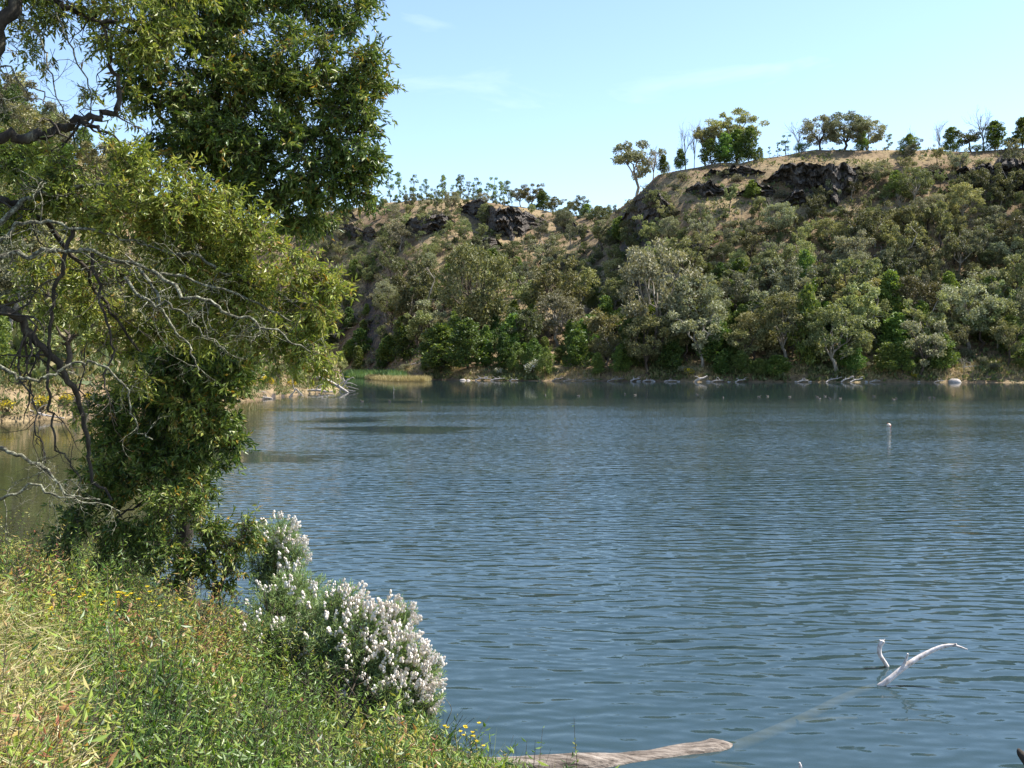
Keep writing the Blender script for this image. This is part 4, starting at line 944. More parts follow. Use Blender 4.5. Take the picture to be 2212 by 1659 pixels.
ducks = [(1350, 852), (1372, 854), (1506, 853), (1562, 860), (1640, 858), (1658, 857), (1706, 858), (1765, 858), (1770, 862), (1782, 857), (1793, 862), (1815, 862), (1888, 857), (1930, 864), (1936, 862), (2008, 860), (2018, 860), (910, 868), (842, 868), (1178, 854), (782, 868), (1250, 856)]
for i, (xd, yd) in enumerate(sorted(ducks)):
    o = obj('duck', dmesh, None, tuple(wpt(xd, yd) + np.array([0, 0, 0]))); o.rotation_euler = (0, 0, random.uniform(0, 6.28)); o.scale = (.62, .62, .62)
    tag(o, f'small pale duck on the far water, {ORD[i] if i < 20 else ("twenty-first", "twenty-second")[i - 20]} from the left of the scattered flock', 'duck', 'ducks scattered on the far water')
bd = thing('dead_twig', 'thin white twig standing out of the calm water before the reeds', 'branch', tuple(wpt(850, 850)))
a = MB(); tube(a, [(0, 0, -.3), (.05, 0, .5), (0, 0, 1.0)], [.04, .03, .02], 6); tube(a, [(.03, 0, .5), (.25, 0, .6)], [.025, .015], 5); obj('stem', a.mesh('stem', M['bleached'], True), bd)

# ------------------------------------------------------------------ sunken log and white snag by the bank
M['log'] = rough_mat('weathered_log', [(.34, (.03, .024, .019)), (.47, (.13, .105, .085)), (.6, (.25, .21, .175)), (.8, (.42, .37, .32))], 9, (.3, 2.2, 2.2), 1.0, dist=.05)
M['drowned'] = rough_mat('drowned_wood', [(.3, (.34, .22, .09)), (.7, (.66, .48, .24))], 5, bump=.4)
lg = thing('log', 'weathered grey log lying at the bank with its broken end in the water', 'log', (0, 0, 0))
LP = np.array([px(900, 1690, 9.7), px(1000, 1672, 9.85), px(1120, 1664, 9.95), px(1230, 1660, 10.05), px(1330, 1660, 10.2), px(1420, 1652, 10.35), px(1500, 1640, 10.5), px(1545, 1628, 10.58), px(1582, 1612, 10.65)])
Pq = smooth_path(LP, 8); s = np.linspace(0, 1, len(Pq))
rad = np.interp(s, [0, .3, .6, .75, .88, .95, 1], [.15, .155, .165, .18, .17, .12, .04])
mb = MB(); sides = 22
tg = unit(np.gradient(Pq, axis=0)); uu = unit(np.cross(tg, [0, 0, 1.])); ww = np.cross(uu, tg)
aa = np.linspace(0, 2 * math.pi, sides + 1)
rr = rad[:, None] * (1 + .16 * fbm(aa[None] * 1.6 + 3, s[:, None] * 9, 31, 3) + .06 * fbm(aa[None] * 5, s[:, None] * 5, 37, 2)); rr[:, -1] = rr[:, 0]
Vl = Pq[:, None] + rr[..., None] * (np.cos(aa)[None, :, None] * uu[:, None] + np.sin(aa)[None, :, None] * ww[:, None] * .9)
grid_mesh(mb, Vl); mb.add(np.vstack([Vl[-1][:-1], Pq[-1] + tg[-1] * .02]), [[k, (k + 1) % sides, sides] for k in range(sides)]); mb.add(np.vstack([Vl[0][:-1], Pq[0]]), [[(k + 1) % sides, k, sides] for k in range(sides)])
obj('bole', mb.mesh('bole', M['log'], True), lg)
def under(xd, yd, z):
    D = F * (EYE - z) / (yd * K - HZ); return px(xd, yd, D)
mb = MB(); Q = smooth_path([under(1560, 1626, -.12), under(1650, 1590, -.15), under(1740, 1550, -.18), (under(1830, 1505, -.16)), under(1890, 1485, -.10)], 6); tube(mb, Q, np.linspace(.075, .05, len(Q)), 10)
obj('sunken_stem', mb.mesh('sunken_stem', M['drowned'], True), lg)
mb = MB(); Q = smooth_path([under(1720, 1562, -.16), under(1790, 1555, -.22), under(1850, 1552, -.28)], 5); tube(mb, Q, np.linspace(.05, .02, len(Q)), 8); obj('sunken_branch', mb.mesh('sunken_branch', M['drowned'], True), lg)
mb = MB(); Q = smooth_path([under(1540, 1650, -.10), under(1590, 1660, -.2), under(1640, 1668, -.3)], 5); tube(mb, Q, np.linspace(.04, .02, len(Q)), 8); obj('sunken_branch', mb.mesh('sunken_branch', M['drowned'], True), lg)
M['white_wood'] = rough_mat('white_wood', [(.3, (.22, .18, .15)), (.46, (.52, .46, .42)), (.68, (.74, .69, .66))], 16, (1, 1, 1), .5, dist=.01)
sn = thing('snag', 'white forked branch arching up out of the water', 'branch', (0, 0, 0))
Q = smooth_path([under(1888, 1492, -.08), px(1915, 1472, 12.58), px(1960, 1436, 12.6), px(2000, 1412, 12.62), px(2032, 1398, 12.6), px(2058, 1394, 12.55), px(2075, 1398, 12.5), px(2090, 1403, 12.46)], 6)
mb = MB(); tube(mb, Q, np.interp(np.linspace(0, 1, len(Q)), [0, .3, .7, 1], [.036, .034, .020, .006]) * (1 + .12 * fbm(np.arange(len(Q)) * .6, np.arange(len(Q)) * 0, 8, 2)), 9); obj('stem', mb.mesh('stem', M['white_wood'], True), sn)
mb = MB(); Q = smooth_path([px(1946, 1448, 12.59), px(1956, 1428, 12.57), px(1961, 1412, 12.55)], 5); tube(mb, Q, np.linspace(.022, .010, len(Q)), 8); obj('branch_stub', mb.mesh('branch_stub', M['white_wood'], True), sn)
mb = MB(); Q = smooth_path([px(2060, 1394, 12.55), px(2066, 1391, 12.52)], 4); tube(mb, Q, np.linspace(.02, .008, len(Q)), 6); obj('twig', mb.mesh('twig', M['white_wood'], True), sn)
st = thing('stick', 'short curved white stick standing out of the water left of the forked snag', 'stick', (0, 0, 0))
zD = F * EYE / (1442 * K - HZ)
Q = smooth_path([under(1922, 1450, -.1), px(1912, 1432, zD), px(1901, 1415, zD), px(1900, 1398, zD), px(1907, 1385, zD)], 5)
mb = MB(); tube(mb, Q, np.linspace(.026, .03, len(Q)), 8); obj('stem', mb.mesh('stem', M['white_wood'], True), st)
mb = MB(); tube(mb, [px(1905, 1388, zD), px(1911, 1381, zD)], [.018, .006], 6); tube(mb, [px(1904, 1389, zD), px(1900, 1382, zD)], [.018, .008], 6); obj('broken_tip', mb.mesh('broken_tip', M['white_wood'], True), st)
st = thing('stick', 'tip of a white stick poking from the water at the bottom edge', 'stick', (0, 0, 0))
mb = MB(); tube(mb, [under(1730, 1672, -.05), px(1729, 1655, 9.75), px(1727, 1647, 9.75)], [.018, .016, .008], 6); obj('stem', mb.mesh('stem', M['white_wood'], True), st)
st = thing('dark_branch', 'dark branch tip at the bottom right corner', 'branch', (0, 0, 0))
mb = MB(); tube(mb, smooth_path([px(2260, 1690, 7), px(2225, 1650, 7.02), px(2205, 1628, 7.04), px(2200, 1618, 7.05)], 4), np.linspace(.06, .012, 13), 7); obj('stem', mb.mesh('stem', M['near_bark'], True), st)

# ------------------------------------------------------------------ near trees
M['near_leaf'] = leaf_mat('near_leaves', [(0, (.02, .045, .008)), (.3, (.06, .105, .018)), (.55, (.135, .19, .034)), (.8, (.25, .28, .065)), (.93, (.24, .22, .055)), (1, (.34, .20, .03))], .26, .42, .35, 0, 1.25)
M['near_leaf_b'] = leaf_mat('near_leaves_light', [(0, (.04, .07, .010)), (.3, (.14, .185, .028)), (.6, (.28, .315, .055)), (.8, (.38, .37, .09)), (.93, (.26, .23, .06)), (1, (.33, .20, .04))], .30, .42, .35, 0, 1.3)
M['twig'] = rough_mat('twig_bark', [(.3, (.04, .03, .02)), (.7, (.10, .08, .055))], 20)
def make_leafset(clumps, lai, leafL, leafW):
    """clumps: (xd, yd, rx, ry, D, density); returns arrays for every leaf and the twigs they sit on"""
    A, Bt, BASE, DIR, SIDE, LL, TT = [], [], [], [], [], [], []
    for (xd, yd, rx, ry, D, dens) in clumps:
        c = px(xd, yd, D); u = K * D / F; a, b = rx * u, ry * u; rz = (a + b) * .5
        nl = dens * lai * math.pi * a * b / (leafL * leafW * .55); per = 13; nt = max(int(nl / per), 3)
        ns = max(4, int(nt / 22)); sd = rdir(ns); sc_ = sd * rng.uniform(.25, 1.0, ns)[:, None] ** .5; si = rng.integers(0, ns, nt)
        p = c + (sc_[si] + rng.normal(size=(nt, 3)) * .19) * np.array([a, rz, b]); d = unit(sd[si] * .6 + rdir(nt) * .5)
        ax = unit(d * .65 + rng.normal(size=(nt, 3)) * .55 + np.array([0, 0, -.22])); Lt = rng.uniform(.16, .36, nt)[:, None]
        e = p + ax * Lt + np.array([0, 0, -.05]) * Lt
        A.append(p - ax * .1); Bt.append(e)
        tint0 = np.clip(rng.normal(.48, .16, nt) + rng.normal() * .06, 0, 1)
        for k in range(per):
            s = (k + rng.uniform(0, 1, nt)) / per
            base = p + (e - p) * s[:, None]
            dv = unit(ax * .75 + rdir(nt) * .85 + np.array([0, 0, -.28]))
            BASE.append(base); DIR.append(dv); SIDE.append(unit(np.cross(dv, rdir(nt)))); LL.append(leafL * rng.uniform(.65, 1.25, nt)); TT.append(np.clip(tint0 + rng.normal(size=nt) * .14 + (rng.uniform(size=nt) < .03) * .5, 0, 1))
    return [np.concatenate(q) for q in (A, Bt, BASE, DIR, SIDE, LL, TT)]
def foliage(parent, clumps, lai, leafL, leafW, mat, n_parts=300):
    A, Bt, BASE, DIR, SIDE, LL, TT = make_leafset(clumps, lai, leafL, leafW)
    mb = MB(); twigs3(mb, A, Bt, .004); obj('twigs', mb.mesh('twigs', M['twig']), parent, kind='stuff')
    # the leaves that show largest are parts of their own
    vis = (BASE[:, 1] < np.percentile(BASE[:, 1], 22)) & (BASE[:, 0] * F / BASE[:, 1] + 512 > 5) & (HZ - F * (BASE[:, 2] - EYE) / BASE[:, 1] > 5)
    cand = np.flatnonzero(vis); score = LL[cand] / BASE[cand, 1]; pick = cand[np.argsort(-score)[:n_parts]]
    rest = np.ones(len(BASE), bool); rest[pick] = False
    mb = MB(); leaves(mb, BASE[rest], DIR[rest], SIDE[rest], LL[rest], leafW * LL[rest] / leafL, TT[rest]); obj('foliage', mb.mesh('foliage', M[mat]), parent, kind='stuff')
    protos = []
    for t in (.3, .45, .6, .75):
        mb = MB(); W = leafW / leafL
        V = [(0, 0, 0), (.3, W * .42, .07), (.65, W * .36, .07), (1, 0, 0), (.65, -W * .36, .07), (.3, -W * .42, .07), (.45, 0, .10)]
        mb.add(V, [[0, 1, 6], [1, 2, 6], [2, 3, 6], [3, 4, 6], [4, 5, 6], [5, 0, 6]], t); protos.append(mb.mesh('leaf', M[mat]))
    for i in pick:
        o = bpy.data.objects.new('leaf', protos[min(3, int(max(TT[i] - .22, 0) / .15))]); COL.objects.link(o); o.parent = parent
        n = np.cross(DIR[i], SIDE[i]); L = LL[i]
        o.matrix_local = Matrix(((DIR[i][0] * L, SIDE[i][0] * L, n[0] * L, BASE[i][0]), (DIR[i][1] * L, SIDE[i][1] * L, n[1] * L, BASE[i][1]), (DIR[i][2] * L, SIDE[i][2] * L, n[2] * L, BASE[i][2]), (0, 0, 0, 1)))
    return len(BASE)
def branch(parent, name, pts, r0, r1, mat, D=None, sub=6, sides=8, side_twigs=0, tl=.5, depth=1, droop=-.1, tparts=None):
    """pts: (xd, yd[, D]) in displayed pixels; side twigs are joined into the branch mesh"""
    P = smooth_path([px(p[0], p[1], p[2] if len(p) > 2 else D) for p in pts], sub)
    n = len(P); k = np.arange(n)
    r = np.linspace(r0, r1, n) * (1 + .13 * fbm(k * .8 + pts[0][0], k * 0 + pts[0][1], 9, 2))
    P = P + np.stack([fbm(k * .5, k * 0 + q + pts[0][1], 40 + q, 2) for q in range(3)], -1) * (r0 * .3 + .05 * np.minimum(np.minimum(k, n - 1 - k) / 4, 1)[:, None])
    mb = MB(); tube(mb, P, r, sides)
    def tw(p, d, L, rr, dep):
        q = [p]
        for s in range(4):
            d = unit(d + rng.normal(size=3) * .33 + np.array([0, 0, droop * .5])); q.append(q[-1] + d * L / 4)
            if dep and rng.uniform() < .75: tw(q[-1], unit(d + rng.normal(size=3) * .9), L * rng.uniform(.4, .7), rr * .6, dep - 1)
        tube(mb, np.array(q), np.linspace(rr, rr * .35, 5), 4, cap=False)
    for s in range(side_twigs):
        i = int(rng.uniform(.15, 1) * (n - 1)); d = unit(np.gradient(P, axis=0)[i] * .6 + rng.normal(size=3) * .8 + np.array([0, 0, droop]))
        tw(P[i], d, tl * rng.uniform(.5, 1.3), max(r[i] * .42, .005), depth)
    return obj(name, mb.mesh(name, M[mat], True), parent)

# tree A: dark-crowned acacia standing at the water's edge
ta = thing('acacia_tree', 'tall leafy acacia at the water edge, its dark dense crown against the sky', 'tree', (0, 0, 0))
branch(ta, 'trunk', [(400, 1290, 15.6), (395, 1150, 15.6), (405, 950, 15.5), (440, 750, 15.4), (475, 600, 15.3), (488, 470, 15.2), (478, 350, 15.1), (465, 200, 15), (450, 60, 15), (440, -120, 15), (440, -300, 15)], .15, .05, 'near_bark', sub=5, sides=12)
for pts, r in [([(488, 450, 15.2), (560, 400, 14.8), (640, 330, 14.6), (720, 250, 14.5), (790, 190, 14.5)], .05), ([(488, 500, 15.2), (580, 450, 15), (660, 420, 14.8), (760, 370, 14.6)], .045), ([(470, 250, 15), (560, 170, 14.8), (650, 110, 14.7), (740, 60, 14.8)], .045), ([(478, 350, 15.1), (400, 300, 14.8), (330, 220, 14.6), (300, 150, 14.6)], .045),
               ([(470, 300, 15), (540, 230, 15.4), (600, 160, 15.6), (620, 60, 15.8), (680, -40, 15.9)], .04), ([(440, 750, 15.4), (420, 790, 15), (390, 860, 14.7), (350, 960, 14.5)], .045), ([(405, 950, 15.5), (440, 920, 15), (470, 870, 14.6), (490, 820, 14.4)], .035), ([(398, 1080, 15.5), (370, 1060, 15), (320, 1080, 14.6), (250, 1120, 14.4)], .04), ([(450, 720, 15.4), (480, 730, 15), (510, 740, 14.6)], .03), ([(450, 100, 15), (420, 40, 14.8), (380, 10, 14.6)], .03)]:
    branch(ta, 'branch', pts, r, r * .3, 'near_bark', side_twigs=5, tl=.6)
CA = [(690, 5, 110, 55, 15.6, 1), (765, 40, 50, 40, 15.4, .9), (620, -40, 120, 60, 15.6, 1), (440, 20, 110, 70, 15, 1.1), (480, 90, 85, 70, 15, 1), (390, 80, 70, 70, 14.6, 1), (640, 120, 85, 60, 14.5, 1), (720, 130, 80, 55, 14.5, 1), (790, 170, 38, 45, 14.6, .8), (700, 220, 95, 65, 14.3, 1), (770, 240, 50, 65, 14.5, .95), (760, 320, 65, 65, 14.5, 1.1), (730, 390, 85, 55, 14.6, 1.2), (660, 435, 75, 45, 14.8, 1.1), (620, 475, 50, 28, 14.9, .8), (785, 395, 40, 40, 14.6, .9),
      (560, 190, 90, 80, 14.8, .95), (560, 290, 95, 70, 14.6, 1.1), (640, 320, 80, 60, 14.3, 1.1), (450, 190, 110, 80, 14.5, 1.2), (400, 290, 100, 70, 14.3, 1.1), (490, 330, 90, 75, 14.4, 1.2), (560, 395, 60, 40, 14.8, .8), (335, 165, 70, 75, 14.4, .7), (345, 250, 50, 50, 14.5, .6), (480, 410, 60, 55, 15, 1), (500, 455, 35, 30, 15, .7),
      (430, -80, 180, 90, 15, .7), (620, -140, 180, 90, 15.4, .6), (300, -80, 140, 90, 14.6, .6)]
CA2 = [(470, 745, 75, 60, 14.6, 1.1), (430, 800, 85, 70, 14.3, 1.2), (490, 840, 48, 70, 14.3, 1.2), (370, 830, 85, 75, 14.6, 1.1), (320, 890, 90, 70, 14.6, 1.1), (440, 880, 60, 60, 14.2, 1.1), (480, 930, 45, 50, 14.3, 1.1), (475, 985, 35, 40, 14.4, 1), (380, 960, 80, 55, 14.5, .9), (300, 970, 90, 55, 14.5, 1), (240, 960, 50, 45, 14.6, .6), (330, 1040, 95, 55, 14.4, 1.1), (240, 1050, 60, 45, 14.5, .7), (390, 1040, 45, 35, 14.6, .8), (220, 1120, 80, 45, 14.4, .8), (300, 1110, 85, 55, 14.4, 1.1), (140, 1140, 45, 35, 14.4, .5), (110, 1170, 30, 20, 14.4, .4), (270, 1190, 50, 30, 14.6, .5)]
nA = foliage(ta, CA + CA2, 6.0, .105, .031, 'near_leaf')
# tree B: lichen-clad acacia reaching in from the left
tb = thing('acacia_tree', 'lichen-clad acacia reaching in from the left edge with bare grey branches and olive leaves', 'tree', (0, 0, 0))
branch(tb, 'trunk', [(-170, 1500, 11), (-150, 1200, 11.1), (-130, 900, 11.2), (-110, 600, 11.4), (-75, 330, 11.6), (-20, 130, 11.8), (20, 20, 11.9), (60, -120, 12), (90, -260, 12)], .17, .06, 'near_bark', sub=5, sides=12)
for pts, r, m, nt in [
    ([(-85, 340, 11.6), (0, 302, 11.7), (60, 296, 11.8), (115, 288, 11.9), (165, 262, 12), (215, 250, 12.1), (252, 235, 12.2), (258, 190, 12.3), (235, 120, 12.3), (225, 60, 12.3)], .07, 'near_bark', 6),
    ([(170, 262, 12), (205, 275, 12), (240, 300, 12), (260, 340, 11.9)], .03, 'near_bark', 5),
    ([(-100, 600, 11.4), (0, 520, 11.4), (55, 483, 11.4), (150, 488, 11.5), (260, 515, 11.7), (350, 540, 11.9)], .036, 'lichen', 8),
    ([(-100, 640, 11.4), (0, 565, 11.3), (60, 550, 11.3), (120, 538, 11.3), (190, 545, 11.4), (300, 575, 11.6), (400, 600, 11.8), (520, 640, 12), (640, 700, 12.2)], .042, 'lichen', 9),
    ([(-110, 590, 11.4), (-20, 500, 11.6), (90, 420, 11.8), (200, 400, 12), (330, 420, 12.2), (430, 440, 12.4)], .05, 'lichen', 8),
    ([(-115, 700, 11.3), (0, 665, 11.5), (60, 715, 11.7), (120, 780, 11.9), (165, 850, 12.1), (185, 930, 12.3), (200, 1010, 12.4), (240, 1080, 12.4)], .06, 'near_bark', 8),
    ([(-120, 720, 11.3), (0, 790, 11), (55, 818, 10.9), (105, 815, 10.9), (150, 785, 11), (200, 780, 11), (250, 808, 11), (280, 870, 11), (300, 930, 11.1), (330, 950, 11.1)], .026, 'lichen', 7),
    ([(-130, 900, 11.2), (0, 968, 10.8), (60, 995, 10.8), (110, 1030, 10.8), (150, 1068, 10.8), (215, 1080, 10.9)], .03, 'lichen', 12),
    ([(-135, 1120, 11.1), (0, 1083, 10.6), (60, 1052, 10.6), (130, 1072, 10.6), (200, 1085, 10.7), (260, 1105, 10.8)], .024, 'lichen', 7),
    ([(160, 490, 11.6), (135, 560, 11.6), (118, 640, 11.7), (105, 740, 11.8), (100, 830, 11.8), (108, 900, 11.9), (125, 965, 11.9), (160, 1010, 12), (170, 1070, 12)], .026, 'near_bark', 10),
    ([(200, 545, 11.4), (215, 640, 11.5), (240, 740, 11.6), (230, 830, 11.6), (250, 900, 11.7)], .02, 'near_bark', 8),
    ([(300, 575, 11.6), (340, 640, 11.4), (360, 700, 11.4), (410, 750, 11.4), (430, 800, 11.4)], .026, 'lichen', 9),
    ([(330, 585, 11.6), (400, 640, 11.3), (460, 655, 11.3), (540, 690, 11.4), (620, 730, 11.5), (670, 760, 11.6)], .03, 'lichen', 12),
    ([(270, 600, 11.5), (320, 650, 11.2), (380, 665, 11.2), (440, 720, 11.2), (490, 760, 11.3)], .024, 'lichen', 12),
    ([(350, 540, 11.9), (430, 560, 12), (520, 600, 12.2), (600, 640, 12.3), (680, 660, 12.3)], .028, 'lichen', 7),
    ([(-60, 250, 11.7), (0, 150, 11.6), (50, 185, 11.6), (90, 205, 11.6), (120, 240, 11.6), (150, 265, 11.7)], .016, 'lichen', 7),
    ([(20, 20, 11.9), (70, 60, 11.8), (95, 120, 11.8), (115, 180, 11.8), (145, 260, 11.8)], .02, 'lichen', 8),
    ([(90, -60, 12), (130, 40, 12), (165, 120, 12), (190, 200, 12.1), (200, 260, 12.1)], .018, 'lichen', 6),
    ([(-80, 230, 11.7), (0, 215, 11.5), (60, 212, 11.5), (110, 225, 11.5)], .014, 'lichen', 4),
    ([(40, -60, 12), (120, 0, 12.1), (200, 40, 12.2), (300, 50, 12.4), (360, 80, 12.5)], .045, 'near_bark', 6),
    ([(60, 715, 11.7), (40, 790, 11.6), (75, 870, 11.5), (85, 940, 11.4), (100, 1000, 11.4)], .014, 'near_bark', 8),
    ([(-90, 450, 11.6), (0, 430, 11.9), (80, 460, 12.2), (160, 560, 12.5), (230, 660, 12.8), (300, 760, 13)], .05, 'near_bark', 8)]:
    dead = m == 'lichen'
    branch(tb, 'dead_branch' if dead else 'branch', pts, r * (.8 if dead else 1), max(r * .25, .006), m, side_twigs=nt, tl=.42 if dead else .6, depth=2 if dead else 1)
CB = [(300, 35, 110, 55, 12.4, .8), (210, 45, 90, 50, 12.2, .7), (120, 20, 70, 40, 12.2, .6), (340, 100, 75, 50, 12.4, .8), (90, 112, 40, 26, 12.2, .5), (30, 110, 30, 22, 12.2, .5), (215, 195, 26, 18, 12.6, .6), (275, 220, 28, 35, 12.8, .4),
      (200, 365, 110, 50, 12, .9), (330, 395, 110, 50, 12.2, 1), (90, 395, 90, 45, 12, .8), (420, 445, 110, 50, 12.4, 1.1), (290, 460, 130, 50, 12.1, .9), (160, 450, 90, 45, 12.2, .6), (500, 510, 105, 50, 12.4, 1.1), (590, 560, 90, 50, 12.4, 1.1), (640, 610, 75, 50, 12.3, 1.1), (690, 655, 42, 40, 12.3, 1), (400, 540, 120, 50, 12.3, 1), (560, 650, 110, 55, 12.5, 1.1), (480, 610, 110, 50, 12.5, 1), (640, 700, 70, 45, 12.4, 1), (580, 735, 75, 45, 12.5, .9), (665, 755, 45, 30, 12.3, .9), (695, 795, 30, 18, 12.3, .8), (620, 785, 35, 20, 12.3, .6), (500, 690, 80, 50, 12.7, .8),
      (20, 330, 35, 60, 12.2, .8), (10, 450, 40, 50, 12.4, .7), (60, 570, 70, 40, 12.8, .55), (150, 630, 90, 50, 13, .6), (60, 660, 60, 40, 13, .5), (260, 610, 90, 50, 13, .8), (350, 700, 100, 55, 13.2, .9), (240, 700, 60, 45, 13.2, .6), (30, 760, 40, 25, 12.6, .35), (300, 800, 60, 40, 13.4, .6), (200, 860, 40, 30, 13, .3),
      (150, -60, 160, 60, 12.2, .7), (330, -70, 130, 60, 12.4, .6), (0, -40, 100, 60, 12, .5)]
nB = foliage(tb, CB, 4.6, .092, .025, 'near_leaf_b')
# bush C at the foot of the acacia
tcb = thing('leafy_bush', 'olive leafy bush under the acacia at the water edge beside the white-flowered shrubs', 'bush', (0, 0, 0))
for pts in [[(470, 1290, 13.9), (460, 1220, 13.8), (430, 1140, 13.7), (410, 1090, 13.7)], [(470, 1290, 13.9), (490, 1230, 13.7), (500, 1170, 13.6)], [(470, 1290, 13.9), (440, 1250, 13.7), (380, 1200, 13.6), (330, 1190, 13.6)]]:
    branch(tcb, 'stem', pts, .03, .008, 'near_bark', side_twigs=5, tl=.5)
CC = [(400, 1110, 70, 45, 13.6, 1.1), (440, 1080, 40, 28, 13.7, .9), (420, 1170, 75, 45, 13.5, 1.1), (500, 1150, 45, 45, 13.5, 1.1), (480, 1205, 60, 45, 13.5, 1.2), (440, 1240, 55, 35, 13.5, 1), (500, 1250, 35, 28, 13.5, .9), (350, 1185, 60, 35, 13.6, .9), (290, 1230, 60, 25, 13.7, .6), (360, 1230, 50, 25, 13.6, .7)]
nC = foliage(tcb, CC, 3.6, .08, .026, 'near_leaf', 150)

# ------------------------------------------------------------------ white-flowered shrubs
M['needle'] = leaf_mat('needle_leaves', [(0, (.09, .15, .06)), (.5, (.21, .30, .12)), (1, (.36, .42, .20))], .3, .5, .35)
M['flower'] = leaf_mat('flower_heads', [(0, (.52, .42, .32)), (.4, (.72, .64, .55)), (1, (.82, .78, .72))], .12, .7, .2, 0, 1.0)
def head_mesh(seed):
    g = np.random.default_rng(seed); mb = MB()
    for k in range(9):
        p = np.array([g.uniform(-.35, 1.0), g.normal() * .22, g.normal() * .22]); r = g.uniform(.17, .3)
        th = np.linspace(.05, math.pi - .05, 4)[:, None]; ph = np.linspace(0, 2 * math.pi, 6)[None]
        grid_mesh(mb, np.stack([np.sin(th) * np.cos(ph), np.sin(th) * np.sin(ph), np.cos(th) + 0 * ph], -1) * r + p); mb.t[-1][:] = g.uniform(.2, 1)
    return mb.mesh('flower_head', M['flower'], True)
HEADS = [head_mesh(k) for k in range(6)]
def white_shrub(label, lobes, nleaf, nheads, D0, base):
    t = thing('flowering_shrub', label, 'shrub', (0, 0, 0), 'white-flowered shrubs on the bank')
    st = MB(); lv = MB(); b0 = px(*base)
    b0[2] = bank_z(b0[0], b0[1]) - .05
    tot = sum(l[2] * l[3] for l in lobes); heads = []
    for (xd, yd, rx, ry, D, fl) in lobes:
        c = px(xd, yd, D); u = K * D / F; a, b = rx * u, ry * u; rz = (a + b) * .5; w = rx * ry / tot
        ns = int(90 * w) + 4
        d = rdir(ns); e = c + d * np.array([a, rz, b]) * rng.uniform(.5, .9, ns)[:, None]
        for k in range(min(ns, 18)):
            m = (b0 + e[k]) / 2 + rng.normal(size=3) * .08; tube(st, smooth_path([b0 + rng.normal(size=3) * .06, m, e[k]], 4), np.linspace(.013, .004, 9), 5, cap=False)
        n = int(nleaf * w); per = 14; nt = n // per
        d = rdir(nt); p = c + d * np.array([a, rz, b]) * (rng.uniform(.1, 1, nt)[:, None] ** .4)
        ax = unit(d * .8 + np.array([.15, -.1, .55]) + rng.normal(size=(nt, 3)) * .3)
        twigs3(st, p - ax * .16, p + ax * .06, .0035)
        tb0 = np.clip(rng.normal(.5, .16, nt), 0, 1)
        for k in range(per):
            s = rng.uniform(-.12, .07, nt)[:, None]; dv = unit(ax * .9 + rdir(nt) * .75)
            leaves(lv, p + ax * s, dv, unit(np.cross(dv, rdir(nt))), rng.uniform(.045, .085, nt), rng.uniform(.006, .010, nt), np.clip(tb0 + rng.normal(size=nt) * .12, 0, 1), .06, .5)
        nh = int(nheads * w * fl); d = rdir(nh * 6); d = d[(d[:, 2] > -.45) & (d[:, 1] < .55)]
        d = d[np.argsort(-(d @ np.array([.55, -.35, .6]) + rng.normal(size=len(d)) * .45))][:nh]
        for q in d:
            heads.append((c + q * np.array([a, rz, b]) * rng.uniform(.95, 1.08), unit(q * .7 + np.array([.1, -.1, .75]))))
    obj('stems', st.mesh('stems', M['twig']), t); obj('foliage', lv.mesh('foliage', M['needle']), t, kind='stuff')
    heads.sort(key=lambda h: h[0][1])
    for k, (p, ax) in enumerate(heads[:300]):
        o = bpy.data.objects.new('flower_head', HEADS[k % 6]); COL.objects.link(o); o.parent = t
        o.location = p; o.rotation_euler = Vector(ax).to_track_quat('X', 'Z').to_euler(); s = rng.uniform(.055, .088); o.scale = (s * 1.35, s * .82, s * .82)
white_shrub('small white-flowered shrub standing highest, behind the others at the water', [(600, 1165, 45, 45, 14.2, 1.0), (632, 1205, 32, 38, 14.1, 1.2), (575, 1215, 40, 45, 14.1, .5), (600, 1260, 60, 30, 14, .35)], 11000, 90, 14, (600, 1330, 14))
white_shrub('green middle white-flowered shrub with sparse flowers', [(590, 1320, 55, 55, 12.5, .35), (640, 1310, 55, 45, 12.6, .35), (690, 1330, 45, 50, 12, .6), (640, 1270, 60, 40, 12.8, .5), (570, 1390, 55, 55, 12.1, .5), (630, 1400, 60, 55, 12.1, .8), (610, 1450, 70, 40, 11.9, .5)], 19000, 110, 12.2, (620, 1500, 12))
white_shrub('largest white-flowered shrub, thick with white flower heads at the right', [(735, 1310, 55, 50, 11.6, 1.2), (850, 1345, 45, 50, 11.6, 1.5), (775, 1370, 75, 60, 11.4, 1.1), (720, 1390, 50, 50, 11.3, .5), (850, 1420, 65, 55, 11.2, 1.3), (900, 1460, 50, 55, 11.1, 1.5), (780, 1450, 70, 50, 11.1, .6), (915, 1520, 35, 40, 11, 1.3), (850, 1500, 65, 45, 10.9, 1.1), (790, 1510, 45, 35, 10.9, .5)], 38000, 300, 11.2, (830, 1590, 11.2))

